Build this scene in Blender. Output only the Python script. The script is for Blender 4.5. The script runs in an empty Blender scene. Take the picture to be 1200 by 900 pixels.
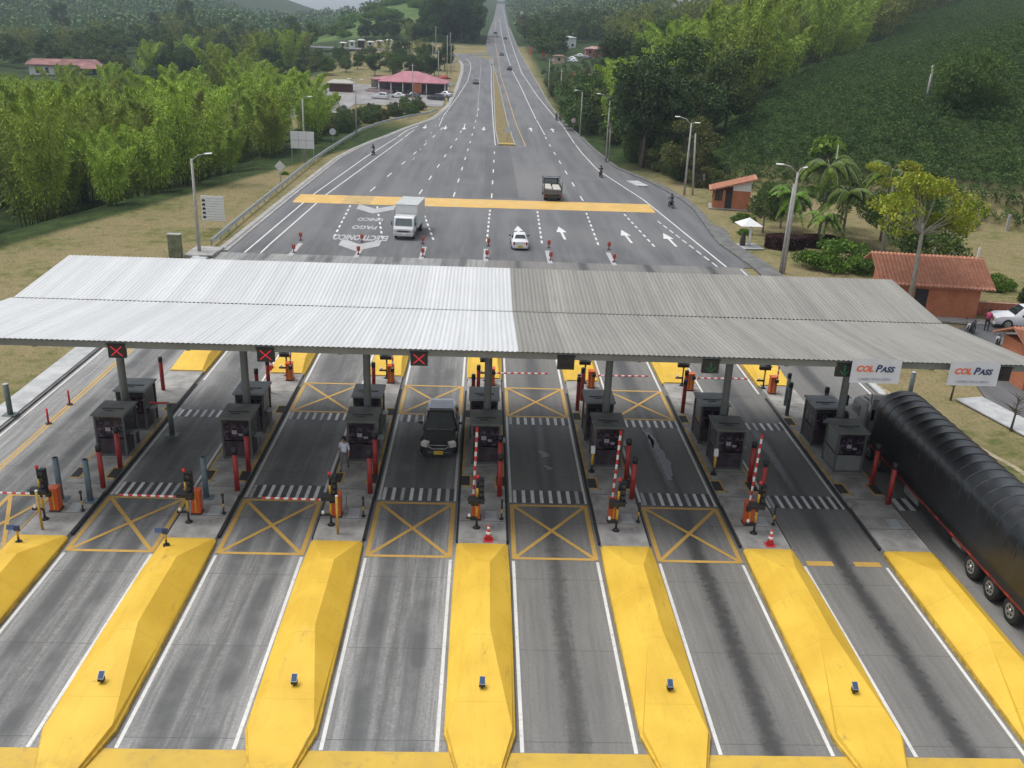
import bpy, bmesh, math, random
import numpy as np
from mathutils import Vector, Matrix, Euler
R = math.radians
PI = math.pi
S = bpy.context.scene
COL = S.collection
random.seed(7)

# ---------------------------------------------------------------- camera, sky, sun, exposure
cd = bpy.data.cameras.new('camera'); cam = bpy.data.objects.new('camera', cd); COL.objects.link(cam)
cd.sensor_width = 36.0; cd.lens = 1079.45 / 1200 * 36; cd.clip_start = 0.5; cd.clip_end = 12000
_p, _y, _r = 0.36805084, 0.03755055, 0.03891755
_f = Vector((math.sin(_y) * math.cos(_p), math.cos(_y) * math.cos(_p), -math.sin(_p)))
_rt = Vector((math.cos(_y), -math.sin(_y), 0)); _up = _rt.cross(_f)
_a = math.cos(_r) * _rt + math.sin(_r) * _up; _b = -math.sin(_r) * _rt + math.cos(_r) * _up
cam.matrix_world = Matrix(((_a.x, _b.x, -_f.x, 0), (_a.y, _b.y, -_f.y, 0), (_a.z, _b.z, -_f.z, 20.04), (0, 0, 0, 1)))
S.camera = cam

SUN_EL, SUN_AZ = 70, -75          # overcast: soft light from high on the left, slightly from beyond
w = bpy.data.worlds.new('World'); S.world = w; w.use_nodes = True
nt = w.node_tree; nt.nodes.clear()
sky = nt.nodes.new('ShaderNodeTexSky'); sky.sky_type = 'NISHITA'; sky.sun_disc = False
sky.sun_elevation = R(SUN_EL); sky.sun_rotation = R(SUN_AZ); sky.air_density = 1.0; sky.dust_density = 6.0; sky.ozone_density = 1.0; sky.altitude = 1200
hs = nt.nodes.new('ShaderNodeHueSaturation'); hs.inputs['Saturation'].default_value = 0.24
bg = nt.nodes.new('ShaderNodeBackground'); bg.inputs['Strength'].default_value = 0.15
wo = nt.nodes.new('ShaderNodeOutputWorld')
nt.links.new(sky.outputs[0], hs.inputs['Color']); nt.links.new(hs.outputs[0], bg.inputs['Color']); nt.links.new(bg.outputs[0], wo.inputs[0])
sl = bpy.data.lights.new('sun', 'SUN'); sl.energy = 1.55; sl.angle = R(24); sl.color = (1, 0.965, 0.92)
sun = bpy.data.objects.new('sun', sl); COL.objects.link(sun)
_d = Vector((math.sin(R(SUN_AZ)) * math.cos(R(SUN_EL)), math.cos(R(SUN_AZ)) * math.cos(R(SUN_EL)), math.sin(R(SUN_EL))))
sun.rotation_euler = _d.to_track_quat('Z', 'Y').to_euler()
S.view_settings.view_transform = 'Standard'; S.view_settings.look = 'None'; S.view_settings.gamma = 1; S.view_settings.use_curve_mapping = False
S.view_settings.exposure = 0.5
S.render.engine = 'CYCLES'
S.cycles.max_bounces = 5; S.cycles.diffuse_bounces = 2; S.cycles.glossy_bounces = 2; S.cycles.transparent_max_bounces = 6; S.cycles.transmission_bounces = 3; S.cycles.volume_bounces = 0
HAZE = True

# ---------------------------------------------------------------- terrain
def lerp_tab(t, T):
    if t <= T[0][0]: return T[0][1]
    for (a, va), (b, vb) in zip(T, T[1:]):
        if t <= b: return va + (vb - va) * (t - a) / (b - a)
    return T[-1][1]
def smooth(a, b, t):  # works for a > b too
    t = min(1, max(0, (t - a) / (b - a))); return t * t * (3 - 2 * t)
PROF = [(180, 0), (220, 0.7), (260, 2.4), (311, 5.0), (400, 9.3), (500, 13.5), (650, 19), (850, 25.5), (1100, 36), (1500, 55), (1700, 72), (2600, 74), (6000, 76)]
def prof(y): return lerp_tab(y, PROF)
def base_right(y):   # foot of the hill right of the road
    return lerp_tab(y, [(-50, 60), (60, 62), (90, 64), (101, 59), (109, 50), (118, 42), (125, 37.5), (134, 29.5), (155, 22.5), (200, 19.5), (260, 18.5), (320, 19), (420, 24), (1500, 30)])
def tree_left(y):    # edge of the bamboo slope left of the road
    return lerp_tab(y, [(-50, -70), (40, -52), (84, -44), (98, -41), (114, -37), (133, -31.5), (148, -29), (190, -29), (212, -32), (235, -48), (300, -50), (345, -34), (420, -42), (700, -46)])
def height(x, y):
    p = prof(y); h = p
    br = base_right(y)
    if x > br:
        s = (x - br) * lerp_tab(y, [(100, .8), (150, .95), (200, 1)])
        rise = 0.34 * s if s < 130 else 44.2 + 0.26 * (s - 130)
        rise = min(rise, 120)
        k = smooth(0, 12, s)
        h += rise * k * lerp_tab(y, [(150, 1), (250, .55), (500, .45), (1500, .5)])
        h += 1.2 * math.sin(x * .05 + 1.3) * math.sin(y * .043) * smooth(0, 40, s)
    h += 15 * smooth(-8, -45, x) * smooth(445, 640, y) * (1 - smooth(-52, -120, x) * .9) if x < -8 else 0
    tl = tree_left(y)
    if x < tl:
        s = tl - x
        dip = -6.5 * smooth(0, 26, s) * (1 - smooth(200, 420, y) )
        h += dip - p * smooth(0, 80, s) * .6
        # far hills on the left
        hill = 150 * smooth(150, 700, s) * smooth(330, 1100, y) * (1 - .8 * smooth(1300, 2300, y))
        h += hill * (0.75 + .25 * math.sin(x * .004 + y * .0023))
        h += (4 * math.sin(x * .03 + y * .011) + 2.5 * math.sin(y * .027 - x * .019)) * smooth(30, 120, s) * smooth(250, 500, y)
    return h


# ---------------------------------------------------------------- helpers
def tag(o, label=None, cat=None, group=None, kind=None):
    if label: o['label'] = label
    if cat: o['category'] = cat
    if group: o['group'] = group
    if kind: o['kind'] = kind
    return o
def thing(name, label, cat, loc=(0, 0, 0), rz=0, group=None):
    o = bpy.data.objects.new(name, None); COL.objects.link(o); o.empty_display_size = .3
    o.location = loc; o.rotation_euler = (0, 0, rz)
    return tag(o, label, cat, group)
KIDS = {}
def copy_tree(o, loc=None, rz=None, label=None, group=None, scale=None):
    def rec(a, par):
        c = a.copy(); COL.objects.link(c); c.parent = par
        KIDS[c.name] = [rec(k, c) for k in KIDS.get(a.name, [])]
        return c
    c = rec(o, None)
    if loc is not None: c.location = loc
    if rz is not None: c.rotation_euler = (0, 0, rz)
    if scale is not None: c.scale = scale if hasattr(scale, '__len__') else (scale,) * 3
    if label: c['label'] = label
    if group: c['group'] = group
    return c

class MB:
    def __init__(s): s.v = []; s.f = []; s.m = []; s.sm = []
    def add(s, vs, fs, mi=0, smooth=False):
        n = len(s.v); s.v += [tuple(v) for v in vs]
        for f in fs: s.f.append([n + i for i in f]); s.m.append(mi); s.sm.append(smooth)
        return s
    def box(s, c, d, mi=0, rz=0, rx=0, ry=0, taper=1.0):
        x, y, z = d[0] / 2, d[1] / 2, d[2] / 2
        M = Euler((rx, ry, rz)).to_matrix(); c = Vector(c)
        vs = []
        for k, (a, b, e) in enumerate(((-1, -1, -1), (1, -1, -1), (1, 1, -1), (-1, 1, -1), (-1, -1, 1), (1, -1, 1), (1, 1, 1), (-1, 1, 1))):
            t = taper if e > 0 else 1
            vs.append(c + M @ Vector((a * x * t, b * y * t, e * z)))
        return s.add(vs, [(3, 2, 1, 0), (4, 5, 6, 7), (0, 1, 5, 4), (1, 2, 6, 5), (2, 3, 7, 6), (3, 0, 4, 7)], mi)
    def bb(s, x0, x1, y0, y1, z0, z1, mi=0):
        return s.box(((x0 + x1) / 2, (y0 + y1) / 2, (z0 + z1) / 2), (abs(x1 - x0), abs(y1 - y0), abs(z1 - z0)), mi)
    def tube(s, pts, rs, n=10, mi=0, cap=True, smooth=True):
        pts = [Vector(p) for p in pts]
        if not hasattr(rs, '__len__'): rs = [rs] * len(pts)
        vs = []; fs = []
        for i, p in enumerate(pts):
            d = (pts[min(i + 1, len(pts) - 1)] - pts[max(i - 1, 0)]).normalized()
            a = Vector((0, 0, 1)) if abs(d.z) < .9 else Vector((1, 0, 0))
            u = d.cross(a).normalized(); v = d.cross(u).normalized()
            for k in range(n):
                t = 2 * PI * k / n; vs.append(p + (u * math.cos(t) + v * math.sin(t)) * rs[i])
        for i in range(len(pts) - 1):
            for k in range(n):
                a = i * n + k; b = i * n + (k + 1) % n
                fs.append((a, b, b + n, a + n))
        s.add(vs, fs, mi, smooth)
        if cap:
            m = len(s.v) - len(vs)
            s.f.append([m + k for k in range(n)][::-1]); s.m.append(mi); s.sm.append(False)
            s.f.append([m + (len(pts) - 1) * n + k for k in range(n)]); s.m.append(mi); s.sm.append(False)
        return s
    def quad(s, a, b, c, d, mi=0): return s.add([a, b, c, d], [(0, 1, 2, 3)], mi)
    def prism(s, poly, y0, y1, mi=0, axis='y'):   # poly in (x,z) extruded along y, or (y,z) along x, or (x,y) along z
        n = len(poly)
        def P(p, t):
            return (p[0], t, p[1]) if axis == 'y' else ((t, p[0], p[1]) if axis == 'x' else (p[0], p[1], t))
        vs = [P(p, y0) for p in poly] + [P(p, y1) for p in poly]
        fs = [tuple(range(n))[::-1], tuple(range(n, 2 * n))] + [(i, (i + 1) % n, n + (i + 1) % n, n + i) for i in range(n)]
        return s.add(vs, fs, mi)
    def loft(s, rings, mi=0, smooth=False, cap=True):
        n = len(rings[0]); vs = [p for r in rings for p in r]; fs = []
        for i in range(len(rings) - 1):
            for k in range(n):
                a = i * n + k; b = i * n + (k + 1) % n; fs.append((a, b, b + n, a + n))
        if cap: fs += [tuple(range(n))[::-1], tuple(range((len(rings) - 1) * n, len(rings) * n))]
        return s.add(vs, fs, mi, smooth)
    def build(s, name, mats, parent=None, loc=None, bevel=0, fixn=True):
        me = bpy.data.meshes.new(name); me.from_pydata(s.v, [], s.f)
        if not isinstance(mats, (list, tuple)): mats = [mats]
        for m in mats: me.materials.append(m)
        me.polygons.foreach_set('material_index', s.m); me.polygons.foreach_set('use_smooth', s.sm)
        if fixn:
            b = bmesh.new(); b.from_mesh(me); bmesh.ops.recalc_face_normals(b, faces=b.faces[:]); b.to_mesh(me); b.free()
        me.update()
        o = bpy.data.objects.new(name, me); COL.objects.link(o)
        if parent is not None: o.parent = parent; KIDS.setdefault(parent.name, []).append(o)
        if loc is not None: o.location = loc
        if bevel:
            md = o.modifiers.new('bevel', 'BEVEL'); md.width = bevel; md.segments = 2; md.limit_method = 'ANGLE'
        return o

def nd(nt, t, **kw):
    n = nt.nodes.new(t)
    for k, v in kw.items(): setattr(n, k, v)
    return n
def mixc(nt, fac, a, b, mode='MIX'):
    m = nt.nodes.new('ShaderNodeMix'); m.data_type = 'RGBA'; m.blend_type = mode
    for i, v in ((0, fac), (6, a), (7, b)):
        if hasattr(v, 'links') or isinstance(v, bpy.types.NodeSocket): nt.links.new(v, m.inputs[i])
        elif i == 0: m.inputs[0].default_value = v
        else: m.inputs[i].default_value = (*v[:3], 1)
    return m.outputs[2]
def mth(nt, op, a, b=0.0, clamp=False, c=None):
    m = nt.nodes.new('ShaderNodeMath'); m.operation = op; m.use_clamp = clamp
    for i, v in ((0, a), (1, b)) + (((2, c),) if c is not None else ()):
        if isinstance(v, bpy.types.NodeSocket): nt.links.new(v, m.inputs[i])
        else: m.inputs[i].default_value = v
    return m.outputs[0]
def ramp(nt, x, a, b, c0=0.0, c1=1.0):
    m = nt.nodes.new('ShaderNodeMapRange'); m.interpolation_type = 'SMOOTHSTEP'
    nt.links.new(x, m.inputs[0]); m.inputs[1].default_value = a; m.inputs[2].default_value = b; m.inputs[3].default_value = c0; m.inputs[4].default_value = c1
    return m.outputs[0]
def noise(nt, vec, scale, detail=4, rough=.55, dist=0.0, sc3=None):
    if sc3 is not None:
        mp = nt.nodes.new('ShaderNodeMapping'); nt.links.new(vec, mp.inputs[0]); mp.inputs['Scale'].default_value = sc3; vec = mp.outputs[0]
    n = nt.nodes.new('ShaderNodeTexNoise'); nt.links.new(vec, n.inputs['Vector'])
    n.inputs['Scale'].default_value = scale; n.inputs['Detail'].default_value = detail; n.inputs['Roughness'].default_value = rough; n.inputs['Distortion'].default_value = dist
    return n.outputs[0]
def newmat(name):
    m = bpy.data.materials.new(name); m.use_nodes = True; nt = m.node_tree
    b = nt.nodes['Principled BSDF']
    return m, nt, b
MATS = {}
def mat(name, col, rough=.6, metal=0.0, var=.18, scale=3.0, bump=0.0, spec=.5, emit=0, grime=None, coat=0):
    if name in MATS: return MATS[name]
    m, nt, b = newmat(name)
    tc = nd(nt, 'ShaderNodeTexCoord').outputs['Object']
    n = noise(nt, tc, scale, 5)
    f = ramp(nt, n, .3, .7)
    dk = tuple(c * (1 - var) for c in col); lt = tuple(min(1, c * (1 + var * .6)) for c in col)
    c = mixc(nt, f, dk, lt)
    if grime:
        n2 = noise(nt, tc, grime[1], 6, .65); c = mixc(nt, ramp(nt, n2, .55, .75, 0, grime[2]), c, grime[0])
    nt.links.new(c, b.inputs['Base Color'])
    b.inputs['Roughness'].default_value = rough; b.inputs['Metallic'].default_value = metal
    b.inputs['Specular IOR Level'].default_value = spec
    if coat: b.inputs['Coat Weight'].default_value = coat; b.inputs['Coat Roughness'].default_value = .08
    if bump:
        bp = nd(nt, 'ShaderNodeBump'); bp.inputs['Strength'].default_value = bump; bp.inputs['Distance'].default_value = .02
        nt.links.new(noise(nt, tc, scale * 8, 4), bp.inputs['Height']); nt.links.new(bp.outputs[0], b.inputs['Normal'])
    if emit:
        b.inputs['Emission Color'].default_value = (*col, 1); b.inputs['Emission Strength'].default_value = emit
    MATS[name] = m; return m
def leafmat(name, c1, c2, c3=None, rough=.55, trans=.25, patch=.6):
    if name in MATS: return MATS[name]
    m, nt, b = newmat(name)
    g = nd(nt, 'ShaderNodeNewGeometry'); oi = nd(nt, 'ShaderNodeObjectInfo')
    c = mixc(nt, g.outputs['Random Per Island'], c1, c2)
    if c3: c = mixc(nt, ramp(nt, g.outputs['Random Per Island'], .82, .86), c, c3)
    tc = nd(nt, 'ShaderNodeTexCoord').outputs['Object']
    c = mixc(nt, ramp(nt, noise(nt, tc, .42, 3), .38, .62, 0, patch), c, tuple(v * .6 for v in c1))
    h = nd(nt, 'ShaderNodeHueSaturation'); nt.links.new(c, h.inputs['Color'])
    nt.links.new(mth(nt, 'MULTIPLY_ADD', oi.outputs['Random'], .5, c=.75), h.inputs['Value'])
    nt.links.new(mth(nt, 'MULTIPLY_ADD', oi.outputs['Random'], .022, c=.481), h.inputs['Hue'])
    nt.links.new(h.outputs[0], b.inputs['Base Color']); b.inputs['Roughness'].default_value = rough; b.inputs['Specular IOR Level'].default_value = .25
    if trans:
        t = nd(nt, 'ShaderNodeBsdfTranslucent'); nt.links.new(h.outputs[0], t.inputs[0])
        ms = nd(nt, 'ShaderNodeMixShader'); ms.inputs[0].default_value = trans
        nt.links.new(b.outputs[0], ms.inputs[1]); nt.links.new(t.outputs[0], ms.inputs[2])
        nt.links.new(ms.outputs[0], nt.nodes['Material Output'].inputs[0])
    MATS[name] = m; return m
def text_mb(txt, size, mb, M, mi=0, shear=0, depth=.004, bold=0.0, spacing=1.0, xscale=1.0):
    """letters as solid mesh, centred, placed by matrix M"""
    cu = bpy.data.curves.new('t', 'FONT'); cu.body = txt; cu.size = size; cu.align_x = 'CENTER'; cu.align_y = 'CENTER'
    cu.shear = shear; cu.extrude = depth; cu.offset = bold; cu.space_character = spacing; cu.resolution_u = 3
    o = bpy.data.objects.new('t', cu); COL.objects.link(o); bpy.context.view_layer.update()
    me = bpy.data.meshes.new_from_object(o)
    mb.add([M @ Vector((v.co.x * xscale, v.co.y, v.co.z)) for v in me.vertices], [tuple(p.vertices) for p in me.polygons], mi)
    bpy.data.objects.remove(o); bpy.data.curves.remove(cu); bpy.data.meshes.remove(me)
def pmesh(name, co, mats, parent=None, quads=4, smooth=False):
    """co (N,quads,3) separate faces"""
    n = len(co); me = bpy.data.meshes.new(name)
    me.vertices.add(n * quads); me.vertices.foreach_set('co', co.astype('f4').ravel())
    me.loops.add(n * quads); me.loops.foreach_set('vertex_index', np.arange(n * quads, dtype='i4'))
    me.polygons.add(n); me.polygons.foreach_set('loop_start', np.arange(n, dtype='i4') * quads); me.polygons.foreach_set('loop_total', np.full(n, quads, 'i4'))
    me.update(calc_edges=True); me.validate()
    for m in (mats if isinstance(mats, (list, tuple)) else [mats]): me.materials.append(m)
    o = bpy.data.objects.new(name, me); COL.objects.link(o)
    if parent is not None: o.parent = parent; KIDS.setdefault(parent.name, []).append(o)
    return o
# ================================================================ the setting
def grid_lines(segs):
    out = []
    for a, b, st in segs:
        n = max(1, round((b - a) / st)); out += [a + (b - a) * i / n for i in range(n)]
    out.append(segs[-1][1]); return out
def ground_mat():
    m, nt, b = newmat('ground_grass')
    P = nd(nt, 'ShaderNodeNewGeometry').outputs['Position']
    sx = nd(nt, 'ShaderNodeSeparateXYZ'); nt.links.new(P, sx.inputs[0]); X, Y = sx.outputs[0], sx.outputs[1]
    n1 = noise(nt, P, .09, 5, .6); n2 = noise(nt, P, .9, 5, .7); n3 = noise(nt, P, 6, 3, .7)
    grass = mixc(nt, ramp(nt, n2, .3, .7), (.095, .11, .035), (.17, .17, .065))
    dry = mixc(nt, ramp(nt, n3, .3, .7), (.19, .16, .08), (.28, .23, .125))
    c = mixc(nt, ramp(nt, mth(nt, 'MULTIPLY_ADD', n2, .55, c=mth(nt, 'MULTIPLY', n1, .75)), .47, .72), grass, dry)
    soil = mixc(nt, n3, (.20, .13, .075), (.30, .22, .14))
    c = mixc(nt, ramp(nt, mth(nt, 'MULTIPLY_ADD', n3, .4, c=mth(nt, 'MULTIPLY', n2, .7)), .63, .75, 0, .7), c, soil)
    # beyond the verges the ground is dark undergrowth
    wood = mixc(nt, ramp(nt, noise(nt, P, .35, 5, .7), .35, .65), (.018, .036, .012), (.05, .075, .022))
    field = mixc(nt, ramp(nt, noise(nt, P, .05, 4, .7), .35, .6), (.055, .11, .03), (.115, .165, .05))
    wl = ramp(nt, mth(nt, 'ADD', X, mth(nt, 'MULTIPLY', Y, -.26)), -64, -66)          # left of the grass bank
    wl = mth(nt, 'MULTIPLY', wl, ramp(nt, Y, 215, 190))
    wf = ramp(nt, Y, 455, 475); wr = mth(nt, 'MULTIPLY', ramp(nt, X, 18, 22), ramp(nt, Y, 128, 160))
    hl = ramp(nt, mth(nt, 'MULTIPLY_ADD', X, .72, c=mth(nt, 'MULTIPLY', Y, .69)), 118, 124)
    hl = mth(nt, 'MULTIPLY', hl, ramp(nt, X, 15, 20))
    farl = mth(nt, 'MULTIPLY', ramp(nt, X, -50, -60), ramp(nt, Y, 205, 215))
    wm = mth(nt, 'MAXIMUM', mth(nt, 'MAXIMUM', wl, wf), mth(nt, 'MAXIMUM', wr, mth(nt, 'MAXIMUM', hl, farl)))
    c = mixc(nt, wm, c, wood)
    # open green field on the hill beside the road
    fm = mth(nt, 'MULTIPLY', mth(nt, 'MULTIPLY', ramp(nt, X, -110, -95), ramp(nt, X, -8, -14)), mth(nt, 'MULTIPLY', ramp(nt, Y, 475, 500), ramp(nt, Y, 680, 660)))
    c = mixc(nt, fm, c, field)
    nt.links.new(c, b.inputs['Base Color']); b.inputs['Roughness'].default_value = .95; b.inputs['Specular IOR Level'].default_value = .1
    bp = nd(nt, 'ShaderNodeBump'); bp.inputs['Strength'].default_value = .6; bp.inputs['Distance'].default_value = .12
    nt.links.new(mth(nt, 'ADD', n3, n2), bp.inputs['Height']); nt.links.new(bp.outputs[0], b.inputs['Normal'])
    return m
xs = grid_lines([(-1600, -400, 60), (-400, -120, 12), (-120, -60, 4), (-60, 70, 1.5), (70, 140, 4), (140, 400, 12), (400, 1400, 60)])
ys = grid_lines([(-60, 20, 6), (20, 270, 2), (270, 620, 4), (620, 1000, 15), (1000, 4200, 60)])
gm = MB(); nx = len(xs)
for yy in ys:
    for xx in xs: gm.v.append((xx, yy, height(xx, yy) - .07))
for j in range(len(ys) - 1):
    for i in range(nx - 1):
        a = j * nx + i; gm.f.append((a, a + 1, a + 1 + nx, a + nx)); gm.m.append(0); gm.sm.append(True)
tag(gm.build('ground', ground_mat(), fixn=False), kind='structure')

def strip(name, mats, lf, rf, y0, y1, dz=.0, step=2.0, thick=0, mi=0, mb=None, nxs=1):
    m = mb or MB(); n = max(1, round((y1 - y0) / step)); rows = []
    for i in range(n + 1):
        y = y0 + (y1 - y0) * i / n; a, b_ = lf(y), rf(y)
        rows.append([(a + (b_ - a) * k / nxs, y, prof(y) + dz) for k in range(nxs + 1)])
    vs = [p for r in rows for p in r]; q = nxs + 1
    m.add(vs, [(j * q + k, j * q + k + 1, (j + 1) * q + k + 1, (j + 1) * q + k) for j in range(n) for k in range(nxs)], mi)
    if thick:
        for side in (0, nxs):
            v = []
            for r in rows: v += [r[side], (r[side][0], r[side][1], r[side][2] - thick)]
            f = [(2 * j, 2 * j + 1, 2 * j + 3, 2 * j + 2) for j in range(n)]
            m.add(v, f if side else [x[::-1] for x in f], mi)
        for r in (rows[0], rows[-1]):
            m.add([r[0], r[-1], (r[-1][0], r[-1][1], r[-1][2] - thick), (r[0][0], r[0][1], r[0][2] - thick)], [(0, 1, 2, 3)], mi)
    if mb is None: return tag(m.build(name, mats, fixn=False), kind='structure')

PITCH = 5.95; C0 = .27
def C(k): return C0 + PITCH * k
def concrete_lane_mat():
    m, nt, b = newmat('toll_lane_concrete')
    P = nd(nt, 'ShaderNodeNewGeometry').outputs['Position']
    sx = nd(nt, 'ShaderNodeSeparateXYZ'); nt.links.new(P, sx.inputs[0]); X, Y = sx.outputs[0], sx.outputs[1]
    t = mth(nt, 'DIVIDE', mth(nt, 'SUBTRACT', X, C0), PITCH)
    wob = mth(nt, 'MULTIPLY_ADD', noise(nt, P, .1, 3), .5, c=-.25)
    u = mth(nt, 'ADD', mth(nt, 'MULTIPLY', mth(nt, 'SUBTRACT', mth(nt, 'FRACT', t), .5), PITCH), wob)
    au = mth(nt, 'ABSOLUTE', u)
    right = ramp(nt, X, .2, .35); r2 = ramp(nt, X, 6.1, 6.4)
    fine = noise(nt, P, 9, 5, .75); streak = noise(nt, P, 1.0, 6, .75, sc3=(4.2, .16, 1)); big = noise(nt, P, .35, 4)
    spots = noise(nt, P, 3.2, 6, .8)
    # base: greyer and bluer on the left, browner on the right
    base = mixc(nt, right, (.19, .192, .192), (.165, .158, .145))
    base = mixc(nt, ramp(nt, streak, .36, .62), base, mixc(nt, right, (.37, .37, .36), (.225, .22, .205)))
    base = mixc(nt, ramp(nt, fine, .3, .7, 0, .5), base, (.11, .11, .105))
    # slab tone by slab
    sl = mth(nt, 'FLOOR', mth(nt, 'DIVIDE', Y, 4.4)); wn = nd(nt, 'ShaderNodeTexWhiteNoise'); wn.noise_dimensions = '2D'
    cb = nd(nt, 'ShaderNodeCombineXYZ'); nt.links.new(sl, cb.inputs[0]); nt.links.new(mth(nt, 'FLOOR', t), cb.inputs[1]); nt.links.new(cb.outputs[0], wn.inputs['Vector'])
    base = mixc(nt, mth(nt, 'MULTIPLY', wn.outputs[0], .22), base, (.17, .17, .165))
    # wheel tracks
    wt = mth(nt, 'SUBTRACT', 1.0, ramp(nt, mth(nt, 'ABSOLUTE', mth(nt, 'SUBTRACT', au, .78)), .12, .62))
    wt = mth(nt, 'MULTIPLY', wt, ramp(nt, big, .3, .6, .45, 1)); wt = mth(nt, 'MULTIPLY', wt, mth(nt, 'MULTIPLY_ADD', right, -.65, c=.95))
    base = mixc(nt, wt, base, (.085, .087, .088))
    # oil drip band along the middle of each lane
    ob = mth(nt, 'SUBTRACT', 1.0, ramp(nt, mth(nt, 'SUBTRACT', au, mth(nt, 'MULTIPLY', mth(nt, 'SUBTRACT', spots, .5), 1.3)), .05, .42))
    ob = mth(nt, 'MULTIPLY', ob, mth(nt, 'MULTIPLY_ADD', right, .25, c=mth(nt, 'MULTIPLY_ADD', r2, .3, c=.35)))
    base = mixc(nt, ob, base, (.028, .027, .026))
    sb_ = mth(nt, 'MULTIPLY', mth(nt, 'SUBTRACT', 1.0, ramp(nt, au, .08, .7)), mth(nt, 'MULTIPLY_ADD', right, .2, c=mth(nt, 'MULTIPLY_ADD', r2, .35, c=.22))); base = mixc(nt, sb_, base, (.05, .05, .05))
    dr = mth(nt, 'MULTIPLY', ramp(nt, noise(nt, P, 14, 5, .7), .60, .64), mth(nt, 'SUBTRACT', 1.0, ramp(nt, au, .1, .9))); base = mixc(nt, mth(nt, 'MULTIPLY', dr, mth(nt, 'MULTIPLY_ADD', right, .35, c=.35)), base, (.03, .03, .03))
    # grime where vehicles stop by the booths
    st = mth(nt, 'MULTIPLY', ramp(nt, Y, 33, 38), ramp(nt, Y, 62, 50)); st = mth(nt, 'MULTIPLY', st, ramp(nt, big, .2, .7, .35, .85))
    st = mth(nt, 'MULTIPLY', st, ramp(nt, X, -17.5, -14.5))
    base = mixc(nt, mth(nt, 'MULTIPLY', st, .55), base, (.14, .14, .133))
    ob2 = mth(nt, 'MULTIPLY', mth(nt, 'MULTIPLY', mth(nt, 'SUBTRACT', 1.0, ramp(nt, au, .05, .8)), ramp(nt, X, -17.5, -14.5)), mth(nt, 'MULTIPLY', ramp(nt, Y, 31, 40), ramp(nt, Y, 72, 55, 0, .5)))
    base = mixc(nt, mth(nt, 'MULTIPLY', ob2, ramp(nt, spots, .3, .6, .3, 1)), base, (.042, .042, .044))
    # joints
    jy = mth(nt, 'ABSOLUTE', mth(nt, 'SUBTRACT', mth(nt, 'FRACT', mth(nt, 'DIVIDE', Y, 4.4)), .5)); j = ramp(nt, jy, .4955, .4975)
    base = mixc(nt, mth(nt, 'MULTIPLY', j, .65), base, (.06, .06, .06))
    nt.links.new(base, b.inputs['Base Color'])
    nt.links.new(ramp(nt, ob, 0, 1, .82, .45), b.inputs['Roughness'])
    bp = nd(nt, 'ShaderNodeBump'); bp.inputs['Strength'].default_value = .25; bp.inputs['Distance'].default_value = .01
    nt.links.new(fine, bp.inputs['Height']); nt.links.new(bp.outputs[0], b.inputs['Normal'])
    return m
def asphalt_mat():
    m, nt, b = newmat('asphalt')
    P = nd(nt, 'ShaderNodeNewGeometry').outputs['Position']
    sx = nd(nt, 'ShaderNodeSeparateXYZ'); nt.links.new(P, sx.inputs[0]); X, Y = sx.outputs[0], sx.outputs[1]
    streak = noise(nt, P, 1, 5, .6, sc3=(.55, .035, 1)); f = noise(nt, P, 14, 4, .8); big = noise(nt, P, .06, 4)
    c = mixc(nt, ramp(nt, streak, .33, .67), (.115, .118, .124), (.17, .171, .175))
    c = mixc(nt, ramp(nt, f, .3, .7, 0, .3), c, (.08, .08, .085))
    c = mixc(nt, ramp(nt, big, .45, .65, 0, .5), c, (.175, .172, .172))
    # lighter repaired panel right of the median nose
    pm = mth(nt, 'MULTIPLY', mth(nt, 'MULTIPLY', ramp(nt, X, 4.4, 4.5), ramp(nt, X, 11.2, 11.1)), mth(nt, 'MULTIPLY', ramp(nt, Y, 118, 118.5), ramp(nt, Y, 150, 149.5)))
    c = mixc(nt, mth(nt, 'MULTIPLY', pm, .45), c, (.19, .185, .18))
    pm = mth(nt, 'MULTIPLY', mth(nt, 'MULTIPLY', ramp(nt, X, -.1, 0), ramp(nt, X, 4.4, 4.3)), mth(nt, 'MULTIPLY', ramp(nt, Y, 117, 117.5), ramp(nt, Y, 170, 169.5)))
    c = mixc(nt, mth(nt, 'MULTIPLY', pm, .5), c, (.09, .09, .095))
    dirt = ramp(nt, Y, 98, 84, 0, .55); c = mixc(nt, mth(nt, 'MULTIPLY', dirt, ramp(nt, noise(nt, P, 1, 4, .6, sc3=(.8, .1, 1)), .35, .65)), c, (.07, .07, .07))
    nt.links.new(c, b.inputs['Base Color']); b.inputs['Roughness'].default_value = .85; b.inputs['Specular IOR Level'].default_value = .3
    return m
M_LANE = concrete_lane_mat(); M_ASPH = asphalt_mat()
def paintmat(name, col, wear=.35, under=(.14, .14, .14), sc=5.0):
    m, nt, b = newmat(name)
    P = nd(nt, 'ShaderNodeNewGeometry').outputs['Position']
    n = noise(nt, P, sc, 6, .75); n2 = noise(nt, P, .5, 4, .6)
    c = mixc(nt, ramp(nt, n2, .3, .7), tuple(v * .85 for v in col), col)
    c = mixc(nt, ramp(nt, n, .5, .72, 0, wear), c, under)
    nt.links.new(c, b.inputs['Base Color']); b.inputs['Roughness'].default_value = .6
    return m
M_WHITE = paintmat('white_road_paint', (.68, .68, .66), .5)
M_WHITE2 = paintmat('worn_white_road_paint', (.42, .42, .42), .95, (.16, .16, .165), 3)
M_YEL = paintmat('yellow_line_paint', (.56, .34, .075), .5)
M_BLACKP = paintmat('black_stripe_paint', (.05, .05, .055), .5)
M_HUMP = None

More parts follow.
